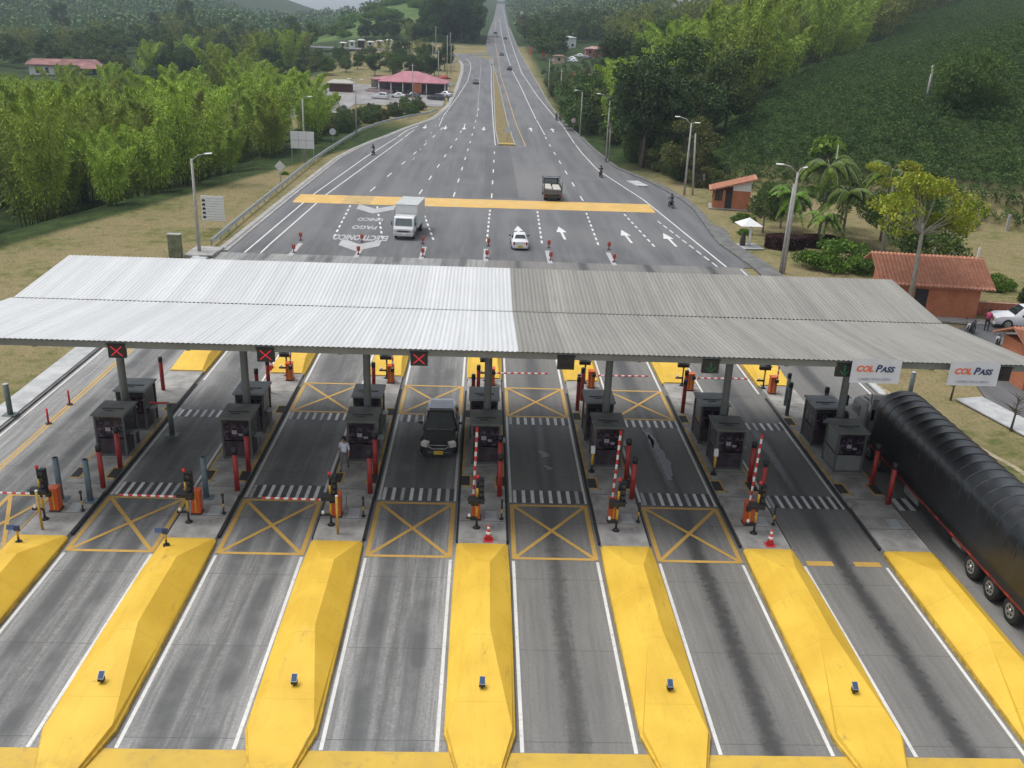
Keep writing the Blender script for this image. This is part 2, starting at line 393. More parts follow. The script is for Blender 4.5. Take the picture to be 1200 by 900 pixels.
# toll plaza slab, asphalt, shoulders
strip('toll_plaza_pavement', M_LANE, lambda y: -24.25, lambda y: 24.3, 5, 83.6, .0, 20, .25)
LE = [(83, -23.5), (112, -23.3), (149, -22.8), (162, -21.6), (173.6, -20), (195, -15.9), (213, -11.6), (238, -9.2), (276, -8.3), (326, -8.1), (352, -8.7), (368, -9.9), (384, -12.5), (392, -15)]
RE = [(83, 25.2), (94, 24.3), (101, 24.8), (112, 25.7), (120, 25.6), (131, 24.3), (141, 22.2), (148, 20.5), (170, 19.4), (191, 18.9), (245, 16.3), (320, 15.1), (435, 13.6), (569, 14), (700, 14.6), (960, 17.4), (1250, 20), (1600, 24)]
MR = [(172.5, 5.6), (202, 5.0), (232, 4.6), (270, 4.1), (300, 3.4), (345, 2.5), (373, 1.6), (392, 1.0)]     # right side of median
def le(y): return lerp_tab(y, LE)
def re_(y): return lerp_tab(y, RE)
strip('main_road', M_ASPH, le, re_, 83.6, 172.5, .0, 3, .2, nxs=4)
strip('left_carriageway', M_ASPH, le, lambda y: 2.1 - .4 * smooth(172, 200, y), 172.5, 384, .0, 3, .3, nxs=2)
def rl(y): return lerp_tab(y, MR) if y < 392 else lerp_tab(y, [(392, 1.0), (440, -.8), (490, -1.2), (560, -.6), (700, 1), (960, 5), (1250, 8.5), (1600, 13)])
strip('right_carriageway', M_ASPH, rl, re_, 172.5, 1600, .0, 4, .4, nxs=2)
# branch: the left carriageway sweeps left and climbs away from the trunk road
def path_strip(name, m, pts, w, dz=.0, kind='structure', hfun=None, thick=.2):
    b = MB(); L = []; pts = [Vector((p[0], p[1])) for p in pts]
    fine = []
    for a, c in zip(pts, pts[1:]):
        n = max(1, int((c - a).length / 2.5)); fine += [a + (c - a) * i / n for i in range(n)]
    fine.append(pts[-1]); hf = hfun or (lambda x, y: prof(y))
    for i, p in enumerate(fine):
        d = (fine[min(i + 1, len(fine) - 1)] - fine[max(i - 1, 0)]).normalized(); n = Vector((-d.y, d.x)) * w / 2
        for q in (p + n, p - n): L.append((q.x, q.y, hf(q.x, q.y) + dz))
    k = len(L); b.add(L, [(2 * i, 2 * i + 1, 2 * i + 3, 2 * i + 2) for i in range(len(fine) - 1)])
    if thick:
        b.add([(x, y, z - thick) for x, y, z in L] + L, [(2 * i, 2 * i + 2, k + 2 * i + 2, k + 2 * i) for i in range(len(fine) - 1)] + [(2 * i + 1, 2 * i + 3, k + 2 * i + 3, k + 2 * i + 1) for i in range(len(fine) - 1)])
    o = b.build(name, m); tag(o, kind=kind); return o
path_strip('branch_road', M_ASPH, [(-3.0, 380), (-7, 390), (-14, 399), (-25, 407), (-45, 412), (-80, 415)], 9.5, .02)
path_strip('link_road', M_ASPH, [(1.2, 410), (-6, 404), (-14, 401)], 7, .015)
M_CONC = mat('pale_concrete', (.33, .325, .31), .85, var=.25, scale=1.2, grime=((.12, .115, .10), .8, .7))
M_CONCL = mat('sidewalk_concrete', (.43, .44, .44), .85, var=.2, scale=.9, grime=((.20, .2, .19), .5, .6))
M_GUT = mat('dark_gutter_concrete', (.14, .14, .135), .9, var=.3, scale=1.0, grime=((.05, .05, .045), 1.5, .7))
M_KERBW = mat('kerb_concrete', (.30, .30, .29), .85, var=.25, scale=2, grime=((.1, .1, .1), 1, .6))
# left sidewalk with its kerb, and the drain running beside the road
b = MB(); b.bb(-25.75, -24.42, 12, 84, -.15, .16); tag(b.build('left_sidewalk', M_CONCL, bevel=.02), kind='structure')
b = MB(); b.bb(-24.40, -24.26, 12, 83.5, -.15, .11); tag(b.build('left_gutter', M_GUT), kind='structure')
strip('left_drain', M_CONC, lambda y: le(y) - 1.05, lambda y: le(y) - .02, 84.2, 372, .06, 3, .3)
strip('left_drain_channel', M_GUT, lambda y: le(y) - .52, lambda y: le(y) - .36, 84.4, 230, .068, 3)
b = MB(); b.bb(-26.6, -24.0, 81.2, 84.9, -.1, .2); b.bb(-25.2, -24.0, 81.0, 83.0, .2, .32); tag(b.build('drain_slab', M_CONC, bevel=.03), kind='structure')
# right side: dark concrete shoulder walk with kerb, widening at the lay-by
RO = [(57, 24.5), (83, 25.2), (94, 24.3), (101, 24.8), (112, 25.7), (120, 25.6), (131, 24.3), (141, 22.2), (148, 20.5), (170, 19.4), (191, 18.9), (245, 16.3), (300, 15.4)]
def ro(y): return lerp_tab(y, RO)
strip('right_kerb', M_GUT, lambda y: ro(y) + .01, lambda y: ro(y) + .26, 57, 190, .15, 2, .3)
strip('right_footpath', M_GUT, lambda y: ro(y) + .27, lambda y: ro(y) + lerp_tab(y, [(57, 2.0), (84, 2.0), (96, 1.7), (101, 2.2), (104, .9), (112, .9), (130, 1.1), (150, .7), (190, .6)]), 57, 190, .13, 1.5, .3)
strip('right_verge_kerb', M_CONC, lambda y: re_(y) + .02, lambda y: re_(y) + .2, 190, 700, .09, 4, .3)
# median with kerbs
strip('median_grass', mat('dry_median_grass', (.20, .155, .065), .95, var=.35, scale=1.5, grime=((.10, .12, .04), .7, .7)), lambda y: 2.45 - .4 * smooth(172, 200, y), lambda y: rl(y) - .3, 173.4, 388, .12, 3, .3)
def medk(nm, a, b_): strip(nm, M_KERBW, a, b_, 173.2, 388, .16, 3, .3)
medk('median_kerb', lambda y: 2.2 - .4 * smooth(172, 200, y), lambda y: 2.44 - .4 * smooth(172, 200, y))
medk('median_kerb', lambda y: rl(y) - .29, lambda y: rl(y) - .05)
b = MB(); b.box((3.9, 174.6, .16), (2.7, 2.0, .1)); tag(b.build('median_nose_paint', paintmat('median_yellow', (.45, .30, .05), .8, (.2, .16, .08))), kind='structure')

# ---------------------------------------------------------------- road paint
mk = MB()   # material slots: 0 white, 1 worn white, 2 yellow, 3 black
def pq(x0, x1, y0, y1, mi=0, z=.004, zz=None):
    h0, h1 = prof(y0) + z, prof(y1) + z
    mk.add([(x0, y0, h0), (x1, y0, h0), (x1, y1, h1), (x0, y1, h1)], [(0, 1, 2, 3)], mi)
def pline(p, q, w, mi=0, z=.004):
    p, q = Vector(p[:2]), Vector(q[:2]); d = (q - p).normalized(); n = Vector((-d.y, d.x)) * w / 2
    mk.add([(*(p - n), prof(p.y) + z), (*(q - n), prof(q.y) + z), (*(q + n), prof(q.y) + z), (*(p + n), prof(p.y) + z)], [(3, 2, 1, 0)], mi)
def ppoly(T, y0, y1, w, mi=0, step=4, z=.004):
    n = max(1, int((y1 - y0) / step))
    for i in range(n):
        a, c = y0 + (y1 - y0) * i / n, y0 + (y1 - y0) * (i + 1) / n
        x0, x1 = lerp_tab(a, T), lerp_tab(c, T); w2 = w / 2
        mk.add([(x0 - w2, a, prof(a) + z), (x0 + w2, a, prof(a) + z), (x1 + w2, c, prof(c) + z), (x1 - w2, c, prof(c) + z)], [(0, 1, 2, 3)], mi)
def dashes(p, q, L, gap, w, mi=0, z=.004):
    p, q = Vector(p), Vector(q); T = (q - p).length; d = (q - p) / T; s = 0
    while s + L < T: pline(p + d * s, p + d * (s + L), w, mi, z); s += L + gap
rnd = random.Random(3)
for k in range(-3, 4):
    for sgn in (-1, 1):
        if (k == -3 and sgn == -1) or (k == 3 and sgn == 1): continue
        x = C(k) + sgn * 1.27
        for a, c in ((21.55, 32.1), (37.0, 47), (51.3, 80)):
            pq(x - .06, x + .06, a, c, 0)
for k in range(-4, 3):            # lanes between island k and k+1
    xl, xr = C(k) + 1.33, C(k + 1) - 1.33
    if k == -4: xl, xr = -20.6, C(-3) - 1.2
    full = k in (-3, -2, -1, 0, 1) or k == -4
    w = .085; z = .008
    if full:
        boxes = [(32.3, 36.75)] + ([(46.95, 51.25)] if k > -3 else [])
        for y0, y1 in boxes:
            pline((xl, y0), (xr, y0), w * 2, 2, z); pline((xl, y1), (xr, y1), w * 2, 2, z + .0015)
            pline((xl - .02, y0 - .05), (xl - .02, y1 + .05), w * 2.2, 2, z + .003); pline((xr + .02, y0 - .05), (xr + .02, y1 + .05), w * 2.2, 2, z + .003)
            pline((xl, y0), (xr, y1), w * 2, 2, z + .0045); pline((xl, y1), (xr, y0), w * 2, 2, z + .006)
    if k == 2:
        pq(xl + .1, xl + 1.2, 32.15, 32.5, 2, z); pq(xr - 1.2, xr - .1, 32.15, 32.5, 2, z)
    # zebra strips by the booths (white bars between black ones)
    for y0, y1 in ([(37.0, 38.2)] if k > -4 else []) + ([(45.85, 46.8)] if k > -4 else []):
        n = 8; bw = (xr - xl) / n
        for i in range(n):
            pq(xl + bw * i + .06, xl + bw * (i + .52), y0, y1, rnd.choice((0, 0, 0, 1)), .0085)
            pq(xl + bw * (i + .54), xl + bw * (i + 1.04), y0, y1, 3, .0085)
# truck lane at the far right
for i in range(8):
    pq(C(3) + 1.35 + i * .52, C(3) + 1.35 + i * .52 + .26, 37.0, 38.2, 0, .0085); pq(C(3) + 1.63 + i * .52, C(3) + 1.85 + i * .52, 37.0, 38.2, 3, .0085)
pline((23.9, 20), (23.9, 83), .12, 0)
# yellow band at the foot of the noses, one piece per lane
for k in range(-4, 4):
    if k == -4: pq(-22.0, 16.6, 16.5, 21.52, 4, .012)
# double yellow centre line on the left
for dx in (-22.45, -22.25): ppoly([(0, dx)], 16, 80, .11, 2, 16)
pline((-24.05, 16), (-24.05, 83), .1, 0)
# white lines of the approach
ppoly([(82, -21.9), (115, -21.2), (152, -19.1), (191, -16.0), (205, -13.2)], 83.7, 200, .16, 0)
ppoly([(86, -20.4), (116, -19.6), (150, -17.4), (188, -15.0), (196, -14.0)], 83.7, 192, .16, 0)
ppoly([(81, 22.9), (119, 20.6), (145, 17.5), (165, 17.0), (210, 16.8), (267, 14.0), (333, 11.6), (434, 11.4), (569, 11.8), (960, 15.2), (1250, 17.5)], 83.7, 1250, .17, 0)
dashes((21.9, 83.7), (19.9, 106), 1.6, .9, .16)
ppoly([(190, 11.9), (211, 11.6), (282, 10.2), (341, 8.5), (432, 7.6), (588, 7.6), (960, 10)], 192, 900, .17, 0)
ppoly([(176, 7.3), (202, 6.7), (234, 6.2), (270, 5.5), (316, 4.4), (382, 4.1), (491, 3.3), (700, 4.5), (960, 7)], 173, 900, .15, 2)
pline((2.5, 173.0), (7.3, 173.0), .15, 0)
ppoly([(173, 1.75), (232, 1.4), (290, 1.2), (345, 1.2), (373, .8)], 173, 380, .14, 0)
ppoly([(221, -9.9), (266, -7.6), (299, -6.1), (342, -5.9), (366, -6.6), (384, -9)], 200, 384, .14, 0)
ppoly([(200, -2.1), (384, -2.6)], 225, 380, .1, 1)
# short dashes between the approach lanes, lane dashes beyond the hump
EDG = [(-15.4, -17.4), (-9.9, -13.0), (-4.6, -7.9), (.35, .8), (6.1, 6.6), (11.6, 12.3), (17.4, 16.5)]
for a, c in EDG[1:]: pass
for xa, xc in ((-14.9, -15.7), (-10.1, -12.6), (-5.0, -7.4), (.35, .7), (5.9, 6.3), (11.6, 12.1), (17.3, 16.6)):
    dashes((xa, 91.5), (xc, 109), 1.25, 1.05, .2)
dashes((-14.6, 119), (-8.9, 200), 3.6, 9.0, .17); dashes((-8.3, 118), (-4.2, 214), 3.6, 8.5, .17); dashes((-3.9, 117), (-1.9, 240), 3.4, 8.2, .17)
dashes((.9, 117), (1.6, 168), 3.4, 7.5, .17); dashes((12.5, 117), (11.8, 190), 3.6, 7.8, .18); dashes((-11.5, 150), (-10.5, 215), 2.5, 10, .13, 1)
# arrows
def arrow(x, y, L=4.6, ang=0, s=1.0, bend=0, mi=0):
    pts = [(-.13, 0), (.13, 0), (.13, L * .55), (.55, L * .55), (0, L), (-.55, L * .55), (-.13, L * .55)]
    c, n = math.cos(ang), math.sin(ang)
    mk.add([(x + (px * c - py * n) * s, y + (px * n + py * c) * s, prof(y + (px * n + py * c) * s) + .004) for px, py in pts], [(0, 1, 2, 6), (3, 4, 5)], mi)
for x, y in ((8.4, 93.6), (15.2, 92.9), (19.6, 91.9)): arrow(x, y, 6.6, .03, 1.0)
for x, y in ((-12.7, 201.5), (-8.5, 201.6), (-4.6, 202), (-.5, 202)): arrow(x, y, 6.5, PI, 1.0)
for x in (9.4, 14.0): arrow(x, 197, 6.5, 0, 1.0)
arrow(3.7, 94, 6.6, .0, .9)
def chevron(cx, cy, w, dep, th):
    for s in (-1, 1):
        mk.add([(cx, cy, .005), (cx + s * w / 2, cy + dep, .005), (cx + s * w / 2, cy + dep + th, .005), (cx, cy + th, .005)], [(0, 1, 2, 3)] if s > 0 else [(3, 2, 1, 0)], 1)
chevron(-12.0, 85.6, 3.9, 2.4, 2.9); chevron(-12.6, 104.3, 4.3, 2.6, 2.9)
Mt = lambda x, y, sy: Matrix.Translation((x, y, .005)) @ Matrix.Rotation(PI, 4, 'Z') @ Matrix.Diagonal((1, sy, 1, 1))
text_mb('ELECTRONICO', 1.0, mk, Mt(-12.25, 91.6, 3.2), 1, depth=0, bold=.035, xscale=.8)
text_mb('PAGO', 1.0, mk, Mt(-12.5, 96.6, 2.4), 1, depth=0, bold=.03, xscale=.95)
text_mb('UNICO', 1.0, mk, Mt(-12.4, 100.9, 2.3), 1, depth=0, bold=.03, xscale=.85)
# white gore boxes at the ends of the islands, and the concrete apron stain line
for k in range(-3, 4):
    if k == 3: continue
    pq(C(k) - .22, C(k) + .22, 83.0, 88.2, 1, .009)
def blot(cx, cy, L, w_, mi, seed, z=.007):
    r = random.Random(seed); n = 22; L1 = []; R1 = []
    for i in range(n + 1):
        t = i / n; ww = w_ * math.sin(PI * min(1, t * .9 + .08)) ** .6 * r.uniform(.7, 1.25); xx = cx + .12 * math.sin(t * 5) + r.uniform(-.03, .03)
        L1.append((xx - ww / 2, cy + L * t, z)); R1.append((xx + ww / 2, cy + L * t, z))
    for i in range(n): mk.add([L1[i], R1[i], R1[i + 1], L1[i + 1]], [(0, 1, 2, 3)], mi)
blot(9.28, 39.6, 5.6, .5, 5, 2); blot(9.05, 43.2, 2.6, .16, 5, 3); blot(3.3, 41.8, .8, .42, 5, 4); blot(3.42, 40.4, .5, .3, 5, 6)
tag(mk.build('road_markings', [M_WHITE, M_WHITE2, M_YEL, M_BLACKP, paintmat('stained_yellow_paint', (.60, .39, .05), .6, (.3, .22, .08), 1.6), paintmat('dried_spill', (.235, .25, .27), .8, (.12, .125, .13), 7)], fixn=False), kind='structure')
# raised yellow speed hump across the whole approach
sb = MB(); n = 8
for seg, (x0, x1) in enumerate(((-22.6, -16.9), (-16.9, -13.5), (-13.5, 20.6))):
    prf = [(0, .0), (.6, .07), (2.0, .1), (3.8, .1), (5.1, .07), (5.7, 0)]
    xs_ = [x0, x1]
    vs = []
    for x in xs_:
        for dy, z in prf: vs.append((x, 109.6 + dy + (x + 22) * .018, z + .004))
    q = len(prf); sb.add(vs, [(i, i + 1, q + i + 1, q + i) for i in range(q - 1)], 1 if seg == 1 else 0)
tag(sb.build('speed_hump', [paintmat('speed_hump_yellow', (.64, .40, .10), .5, (.62, .55, .42), .7), paintmat('speed_hump_worn', (.52, .35, .12), .95, (.13, .13, .13), .9)]), kind='structure')
# ================================================================ toll plaza things
ORD = {-3: 'leftmost', -2: 'second from left', -1: 'third from left', 0: 'middle', 1: 'third from right', 2: 'second from right', 3: 'rightmost'}
M_HUMP, nt, b_ = newmat('yellow_nose_paint')
P = nd(nt, 'ShaderNodeNewGeometry').outputs['Position']
sx = nd(nt, 'ShaderNodeSeparateXYZ'); nt.links.new(P, sx.inputs[0])
c = mixc(nt, ramp(nt, noise(nt, P, .45, 4), .3, .7), (.61, .375, .028), (.73, .475, .05))
c = mixc(nt, ramp(nt, noise(nt, P, 1, 5, .7, sc3=(4, .5, 1.5)), .48, .75, 0, .4), c, (.47, .31, .03))
c = mixc(nt, ramp(nt, noise(nt, P, 2.2, 6, .75), .60, .74, 0, .55), c, (.26, .17, .035)); c = mixc(nt, ramp(nt, noise(nt, P, 1, 6, .8, sc3=(1.2, .35, 3)), .60, .70, 0, .45), c, (.16, .115, .05))
vc = nd(nt, 'ShaderNodeTexVoronoi'); vc.feature = 'DISTANCE_TO_EDGE'; nt.links.new(P, vc.inputs['Vector']); vc.inputs['Scale'].default_value = .35
c = mixc(nt, mth(nt, 'MULTIPLY', ramp(nt, vc.outputs[0], .012, .004), ramp(nt, noise(nt, P, .8, 3), .6, .7, 0, .25)), c, (.35, .22, .03))
c = mixc(nt, mth(nt, 'MULTIPLY', ramp(nt, sx.outputs[2], .26, .05, 0, .6), ramp(nt, noise(nt, P, 3, 5, .7), .35, .6)), c, (.12, .08, .02))
jy = mth(nt, 'ABSOLUTE', mth(nt, 'SUBTRACT', mth(nt, 'FRACT', mth(nt, 'DIVIDE', sx.outputs[1], 2.9)), .5))
c = mixc(nt, mth(nt, 'MULTIPLY', ramp(nt, jy, .494, .498), .4), c, (.35, .22, .02))
nt.links.new(c, b_.inputs['Base Color']); b_.inputs['Roughness'].default_value = .62
M_ISL = mat('island_concrete', (.34, .33, .31), .88, var=.3, scale=1.1, grime=((.12, .115, .11), 1.7, .8), bump=.2)
M_EDGE = mat('yellow_kerb_paint', (.52, .33, .07), .7, var=.25, scale=2, grime=((.2, .17, .12), 4, .7))
M_DARK = mat('dark_recess', (.035, .035, .037), .9)  # near-black for joints and doors; paints shade into notches, gutter and openings
M_BLACK = mat('black_plastic', (.022, .022, .025), .5)
M_BLKM = mat('black_metal', (.03, .03, .033), .45, metal=.3)
M_RED = mat('red_bollard_paint', (.33, .028, .024), .45, var=.2, grime=((.12, .03, .03), 5, .4))
M_BLUEG = mat('slate_blue_paint', (.115, .165, .195), .5, var=.15)
M_GREYG = mat('grey_green_steel', (.10, .125, .12), .5, var=.15)
M_ORNG = mat('orange_cabinet_paint', (.62, .105, .02), .42, var=.12, scale=2, grime=((.25, .06, .03), 6, .3))
M_STEEL = mat('galvanised_steel', (.33, .34, .34), .5, metal=.4, var=.2)
M_COLM = mat('grey_column_paint', (.19, .205, .205), .5, var=.15, scale=1)
M_WHT = mat('white_paint', (.72, .72, .72), .45, var=.06)
M_REDS = mat('red_sheeting', (.58, .03, .035), .45, var=.1)
M_YELP = mat('yellow_post_paint', (.62, .36, .03), .5, var=.1)
M_SOL = mat('solar_cell', (.05, .085, .17), .18, var=.2, scale=20)
M_SOLB = mat('solar_frame', (.5, .53, .56), .35, metal=.5)

def nose(sgn, y0, y1):
    """ramped nose of an island; sgn=+1 near end (rises away from camera)"""
    L = abs(y1 - y0)
    secs = [(0, .38, .02, .33, .05), (.19, 1.08, .20, .98, .33), (.51, 1.1, .30, .24, .88), (.82, 1.1, .30, .24, .88), (1.0, 1.06, .2, .92, .245)]
    if sgn < 0: secs = [(0, .38, .02, .33, .05), (.2, 1.06, .2, .96, .25), (.6, 1.08, .3, .8, .62), (.86, 1.08, .3, .8, .6), (1.0, 1.04, .2, .92, .26)]
    rings = []
    for t, hw, hs, tw, h in secs:
        y = y0 + (y1 - y0) * t; o = .05 if tw < .3 else 0
        rings.append([(-hw, y, -.05), (-hw, y, hs * .8), (-hw + .06, y, hs), (-tw + o, y, h), (tw + o, y, h), (hw - .06, y, hs), (hw, y, hs * .8), (hw, y, -.05)])
    return MB().loft(rings, 0)
for k in range(-3, 4):
    t = thing('toll_island', 'raised concrete toll island with ramped yellow noses, %s of the seven' % ORD[k], 'toll island', (C(k), 0, 0), 0, 'toll islands between the lanes')
    y0, y1 = 33.02, 52.2
    b = MB(); b.bb(-1.0, 1.0, y0, y1, -.05, .2, 0)
    for s in (-1, 1):            # yellow painted edges, and dark patches painting the shade of notches by the bollards
        b.bb(s * .90, s * 1.004, 39.3, 45.6, .15, .206, 1)
        if s > 0 or abs(k) < 4:
            for yy in (38.2, 46.2):
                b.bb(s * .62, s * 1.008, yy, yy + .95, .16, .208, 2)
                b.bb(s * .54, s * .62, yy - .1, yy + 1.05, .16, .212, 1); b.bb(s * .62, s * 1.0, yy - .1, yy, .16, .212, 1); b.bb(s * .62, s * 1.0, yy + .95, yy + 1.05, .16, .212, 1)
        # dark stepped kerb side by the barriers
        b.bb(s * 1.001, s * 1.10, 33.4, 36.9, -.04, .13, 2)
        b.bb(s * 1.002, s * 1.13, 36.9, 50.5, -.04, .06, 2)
    for yy in (34.9, 37.6, 40.2, 46.9, 49.3): b.bb(-.99, .99, yy, yy + .025, .15, .2025, 2)
    b.bb(.12, .62, 35.0, 35.8, .16, .209, 3)
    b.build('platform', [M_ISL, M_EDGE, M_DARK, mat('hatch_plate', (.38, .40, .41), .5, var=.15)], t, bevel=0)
    nose(1, 19.6, 33.0).build('nose_ramp', M_HUMP, t)
    nose(-1, 65.5, 52.22).build('nose_ramp', M_HUMP, t)

# ---- canopy: butterfly roof, corrugated, on seven columns
def roof_mat(name, c1, c2, streak, v):
    m, nt, b = newmat(name)
    P = nd(nt, 'ShaderNodeNewGeometry').outputs['Position']
    wn = nd(nt, 'ShaderNodeTexWhiteNoise'); wn.noise_dimensions = '1D'; sx = nd(nt, 'ShaderNodeSeparateXYZ'); nt.links.new(P, sx.inputs[0]); nt.links.new(mth(nt, 'FLOOR', mth(nt, 'DIVIDE', sx.outputs[0], .84)), wn.inputs['W'])
    s1 = noise(nt, P, 1, 5, .7, sc3=(1.6, .05, .05)); s2 = noise(nt, P, 1, 5, .7, sc3=(6, .35, .35)); bg_ = noise(nt, P, .14, 3)
    c = mixc(nt, ramp(nt, s1, .35, .65), c1, c2); c = mixc(nt, mth(nt, 'MULTIPLY', wn.outputs[0], .3), c, streak)
    lap = mth(nt, 'ABSOLUTE', mth(nt, 'SUBTRACT', mth(nt, 'FRACT', mth(nt, 'DIVIDE', sx.outputs[0], .84)), .5)); c = mixc(nt, mth(nt, 'MULTIPLY', ramp(nt, lap, .47, .49), .3), c, tuple(v * .6 for v in streak))
    c = mixc(nt, ramp(nt, noise(nt, P, 1, 5, .75, sc3=(3, .25, .25)), .66, .78, 0, .5), c, (.20, .15, .10))
    c = mixc(nt, ramp(nt, s2, .5, .75, 0, v), c, streak); c = mixc(nt, ramp(nt, bg_, .4, .7, 0, .25), c, streak)
    nt.links.new(c, b.inputs['Base Color']); b.inputs['Roughness'].default_value = .55; b.inputs['Metallic'].default_value = 0.0; b.inputs['Specular IOR Level'].default_value = .4
    return m
M_RW = roof_mat('new_white_roof_sheet', (.50, .51, .51), (.58, .59, .59), (.42, .43, .43), .5)
M_RO = roof_mat('weathered_roof_sheet', (.225, .217, .193), (.285, .275, .245), (.15, .143, .125), .75)
XL, XR, XS = -22.25, 22.7, 1.5
canopy = thing('toll_canopy', 'long corrugated butterfly roof spanning all the toll lanes', 'canopy', (0, 42.5, 0))
def corrug(name, x0, x1, ya, za, yb, zb, m, dz=0):
    n = int((x1 - x0) / .0334); co = []; A = .015
    xs_ = [x0 + (x1 - x0) * i / n for i in range(n + 1)]
    top = [(x, ya - 42.5, za + dz + A * math.sin(2 * PI * x / .2)) for x in xs_]; bot = [(x, yb - 42.5, zb + dz + A * math.sin(2 * PI * x / .2)) for x in xs_]
    b = MB(); q = n + 1
    b.add(top + bot, [(i, i + 1, q + i + 1, q + i) for i in range(n)], 0, True)
    b.add([(x, y, z - .012) for x, y, z in top + bot], [(i, i + 1, q + i + 1, q + i) for i in range(n)], 0, True)
    b.add([top[0], top[-1], (top[-1][0], top[-1][1], top[-1][2] - .012), (top[0][0], top[0][1], top[0][2] - .012)], [])
    b.build(name, m, canopy, fixn=False)
for x0, x1, m in ((XL, XS, M_RW), (XS + .003, XR, M_RO)):
    corrug('front_roof_sheet', x0, x1, 34.22, 8.2, 42.5, 7.36, m)
    corrug('rear_roof_sheet', x0, x1, 42.86, 7.285, 49.25, 7.82, m)
b = MB()
b.bb(XL + .05, XR - .05, -8.12, -8.03, 7.86, 8.12); b.bb(XL + .05, XR - .05, 6.55, 6.67, 7.4, 7.74)
b.build('edge_beam', M_COLM, canopy)
b = MB()
for yy, z in ((-5.6, 7.72), (-3, 7.47), (-.6, 7.12), (2.4, 7.25), (4.6, 7.45)): b.bb(XL + .1, XR - .1, yy - .05, yy + .05, z - .1, z)
b.build('purlin', M_COLM, canopy)
b = MB(); b.prism([(-.3, 6.98), (.6, 6.98), (.62, 7.2), (-.3, 7.2)], XL, XR, 0, 'x'); b.build('valley_gutter', M_DARK, canopy)  # gutter coloured near-black to draw the shadow line between the roof sheets
for k in range(-3, 4):
    x = C(k) + .14
    b = MB(); b.tube([(x, 0, .2), (x, 0, 6.9)], .185, 16); b.bb(x - .26, x + .26, -.26, .26, .2, .24); b.build('column', M_COLM, canopy)
    b = MB(); b.prism([(-8.0, 7.78), (-8.0, 8.02), (0, 7.18), (6.5, 7.66), (6.5, 7.4), (.3, 6.6), (-.3, 6.6)], x - .07, x + .07, 0, 'x'); b.build('roof_bracket', M_COLM, canopy)

# ---- lane signals hanging from the front beam
M_LX = mat('red_signal_led', (.75, .03, .06), .4, emit=.15, var=.05); M_LG = mat('green_signal_led', (.01, .12, .05), .4, emit=.04, var=.05)
sig = [(-14.2, 'x', 'first'), (-8.43, 'x', 'second'), (-2.42, 'x', 'third'), (3.4, 'off', ''), (9.2, 'g', 'first'), (14.62, 'g', 'second'), (20.95, 'off2', '')]
for x, kind, n in sig:
    lab = {'x': 'black lane signal with glowing red cross, %s from the left under the canopy edge' % n, 'g': 'black lane signal with dim green arrow, %s from the left on the weathered roof edge' % n,
           'off': 'unlit black lane signal under the canopy, right of the roof colour seam', 'off2': 'dark lane signal beside the right hand toll banner'}[kind]
    wd = .68 if kind != 'off2' else .95
    t = thing('lane_signal', lab, 'lane signal', (x, 34.36, 7.45), 0, 'lane signals along the canopy edge')
    b = MB(); b.bb(-wd / 2, wd / 2, 0, .16, 0, .6, 0); b.bb(-wd / 2 - .03, wd / 2 + .03, -.12, .0, .58, .6, 0); b.bb(-.06, -.02, .04, .1, .6, .68, 0); b.bb(.02, .06, .04, .1, .6, .68, 0)
    b.build('housing', M_BLACK, t, bevel=.01)
    if kind == 'x':
        b = MB()
        for a in (1, -1): b.box((0, -.012 - .004 * a, .29), (.58, .012, .042), 0, ry=a * R(42))
        b.build('cross_lamp', M_LX, t)
    else:
        b = MB(); b.bb(-.04, .04, -.014, -.004, .2, .5); b.box((-.09, -.02, .17), (.26, .01, .06), 0, ry=R(42)); b.box((.09, -.026, .17), (.26, .01, .06), 0, ry=R(-42)); b.build('arrow_lamp', M_LG if kind == 'g' else M_BLKM, t)

# ---- banners
M_BAN = mat('white_banner_vinyl', (.66, .69, .76), .5, var=.05, scale=.8)
M_BOR = mat('banner_orange_ink', (.80, .16, .06), .6, var=.03); M_BNV = mat('banner_navy_ink', (.03, .05, .14), .6, var=.03); M_BGR = mat('banner_grey_ink', (.30, .33, .45), .6, var=.03)
for i, (x0, x1, lab) in enumerate(((14.78, 16.78, 'white toll banner hanging beside the rightmost canopy column'), (18.75, 20.78, 'white toll banner at the right end of the canopy above the black lorry'))):
    t = thing('banner', lab, 'banner', ((x0 + x1) / 2, 34.12, 7.3), 0, 'toll banners on the canopy edge')
    wv = x1 - x0; b = MB(); nn = 16; vs = []
    for j in range(nn + 1):
        xx = -wv / 2 + wv * j / nn; yy = .012 * math.sin(j * 1.1)
        vs += [(xx, yy, 0), (xx, yy, 1.02)]
    b.add(vs, [(2 * j, 2 * j + 2, 2 * j + 3, 2 * j + 1) for j in range(nn)], 0, True); b.add([(x, y + .006, z) for x, y, z in vs], [(2 * j, 2 * j + 2, 2 * j + 3, 2 * j + 1) for j in range(nn)], 0, True)
    b.build('sheet', M_BAN, t, fixn=False)
    def Mf(px, pz, s): return Matrix.Translation((px, -.022, pz)) @ Matrix.Rotation(R(90), 4, 'X') @ Matrix.Scale(s, 4)
    b = MB(); text_mb('COL', .34, b, Mf(-.47, .60, 1), 0, shear=.25, bold=.014, depth=.003, xscale=1.0); b.build('orange_lettering', M_BOR, t)
    b = MB(); text_mb('P', .42, b, Mf(.07, .62, 1), 0, shear=.25, bold=.012, depth=.003); text_mb('ASS', .32, b, Mf(.45, .59, 1), 0, shear=.25, bold=.011, depth=.003); b.build('navy_lettering', M_BNV, t)
    b = MB(); text_mb('CARRIL EXCLUSIVO', .14, b, Mf(0, .17, 1), 0, depth=.003, bold=.0, xscale=1.1); b.build('small_lettering', M_BGR, t)

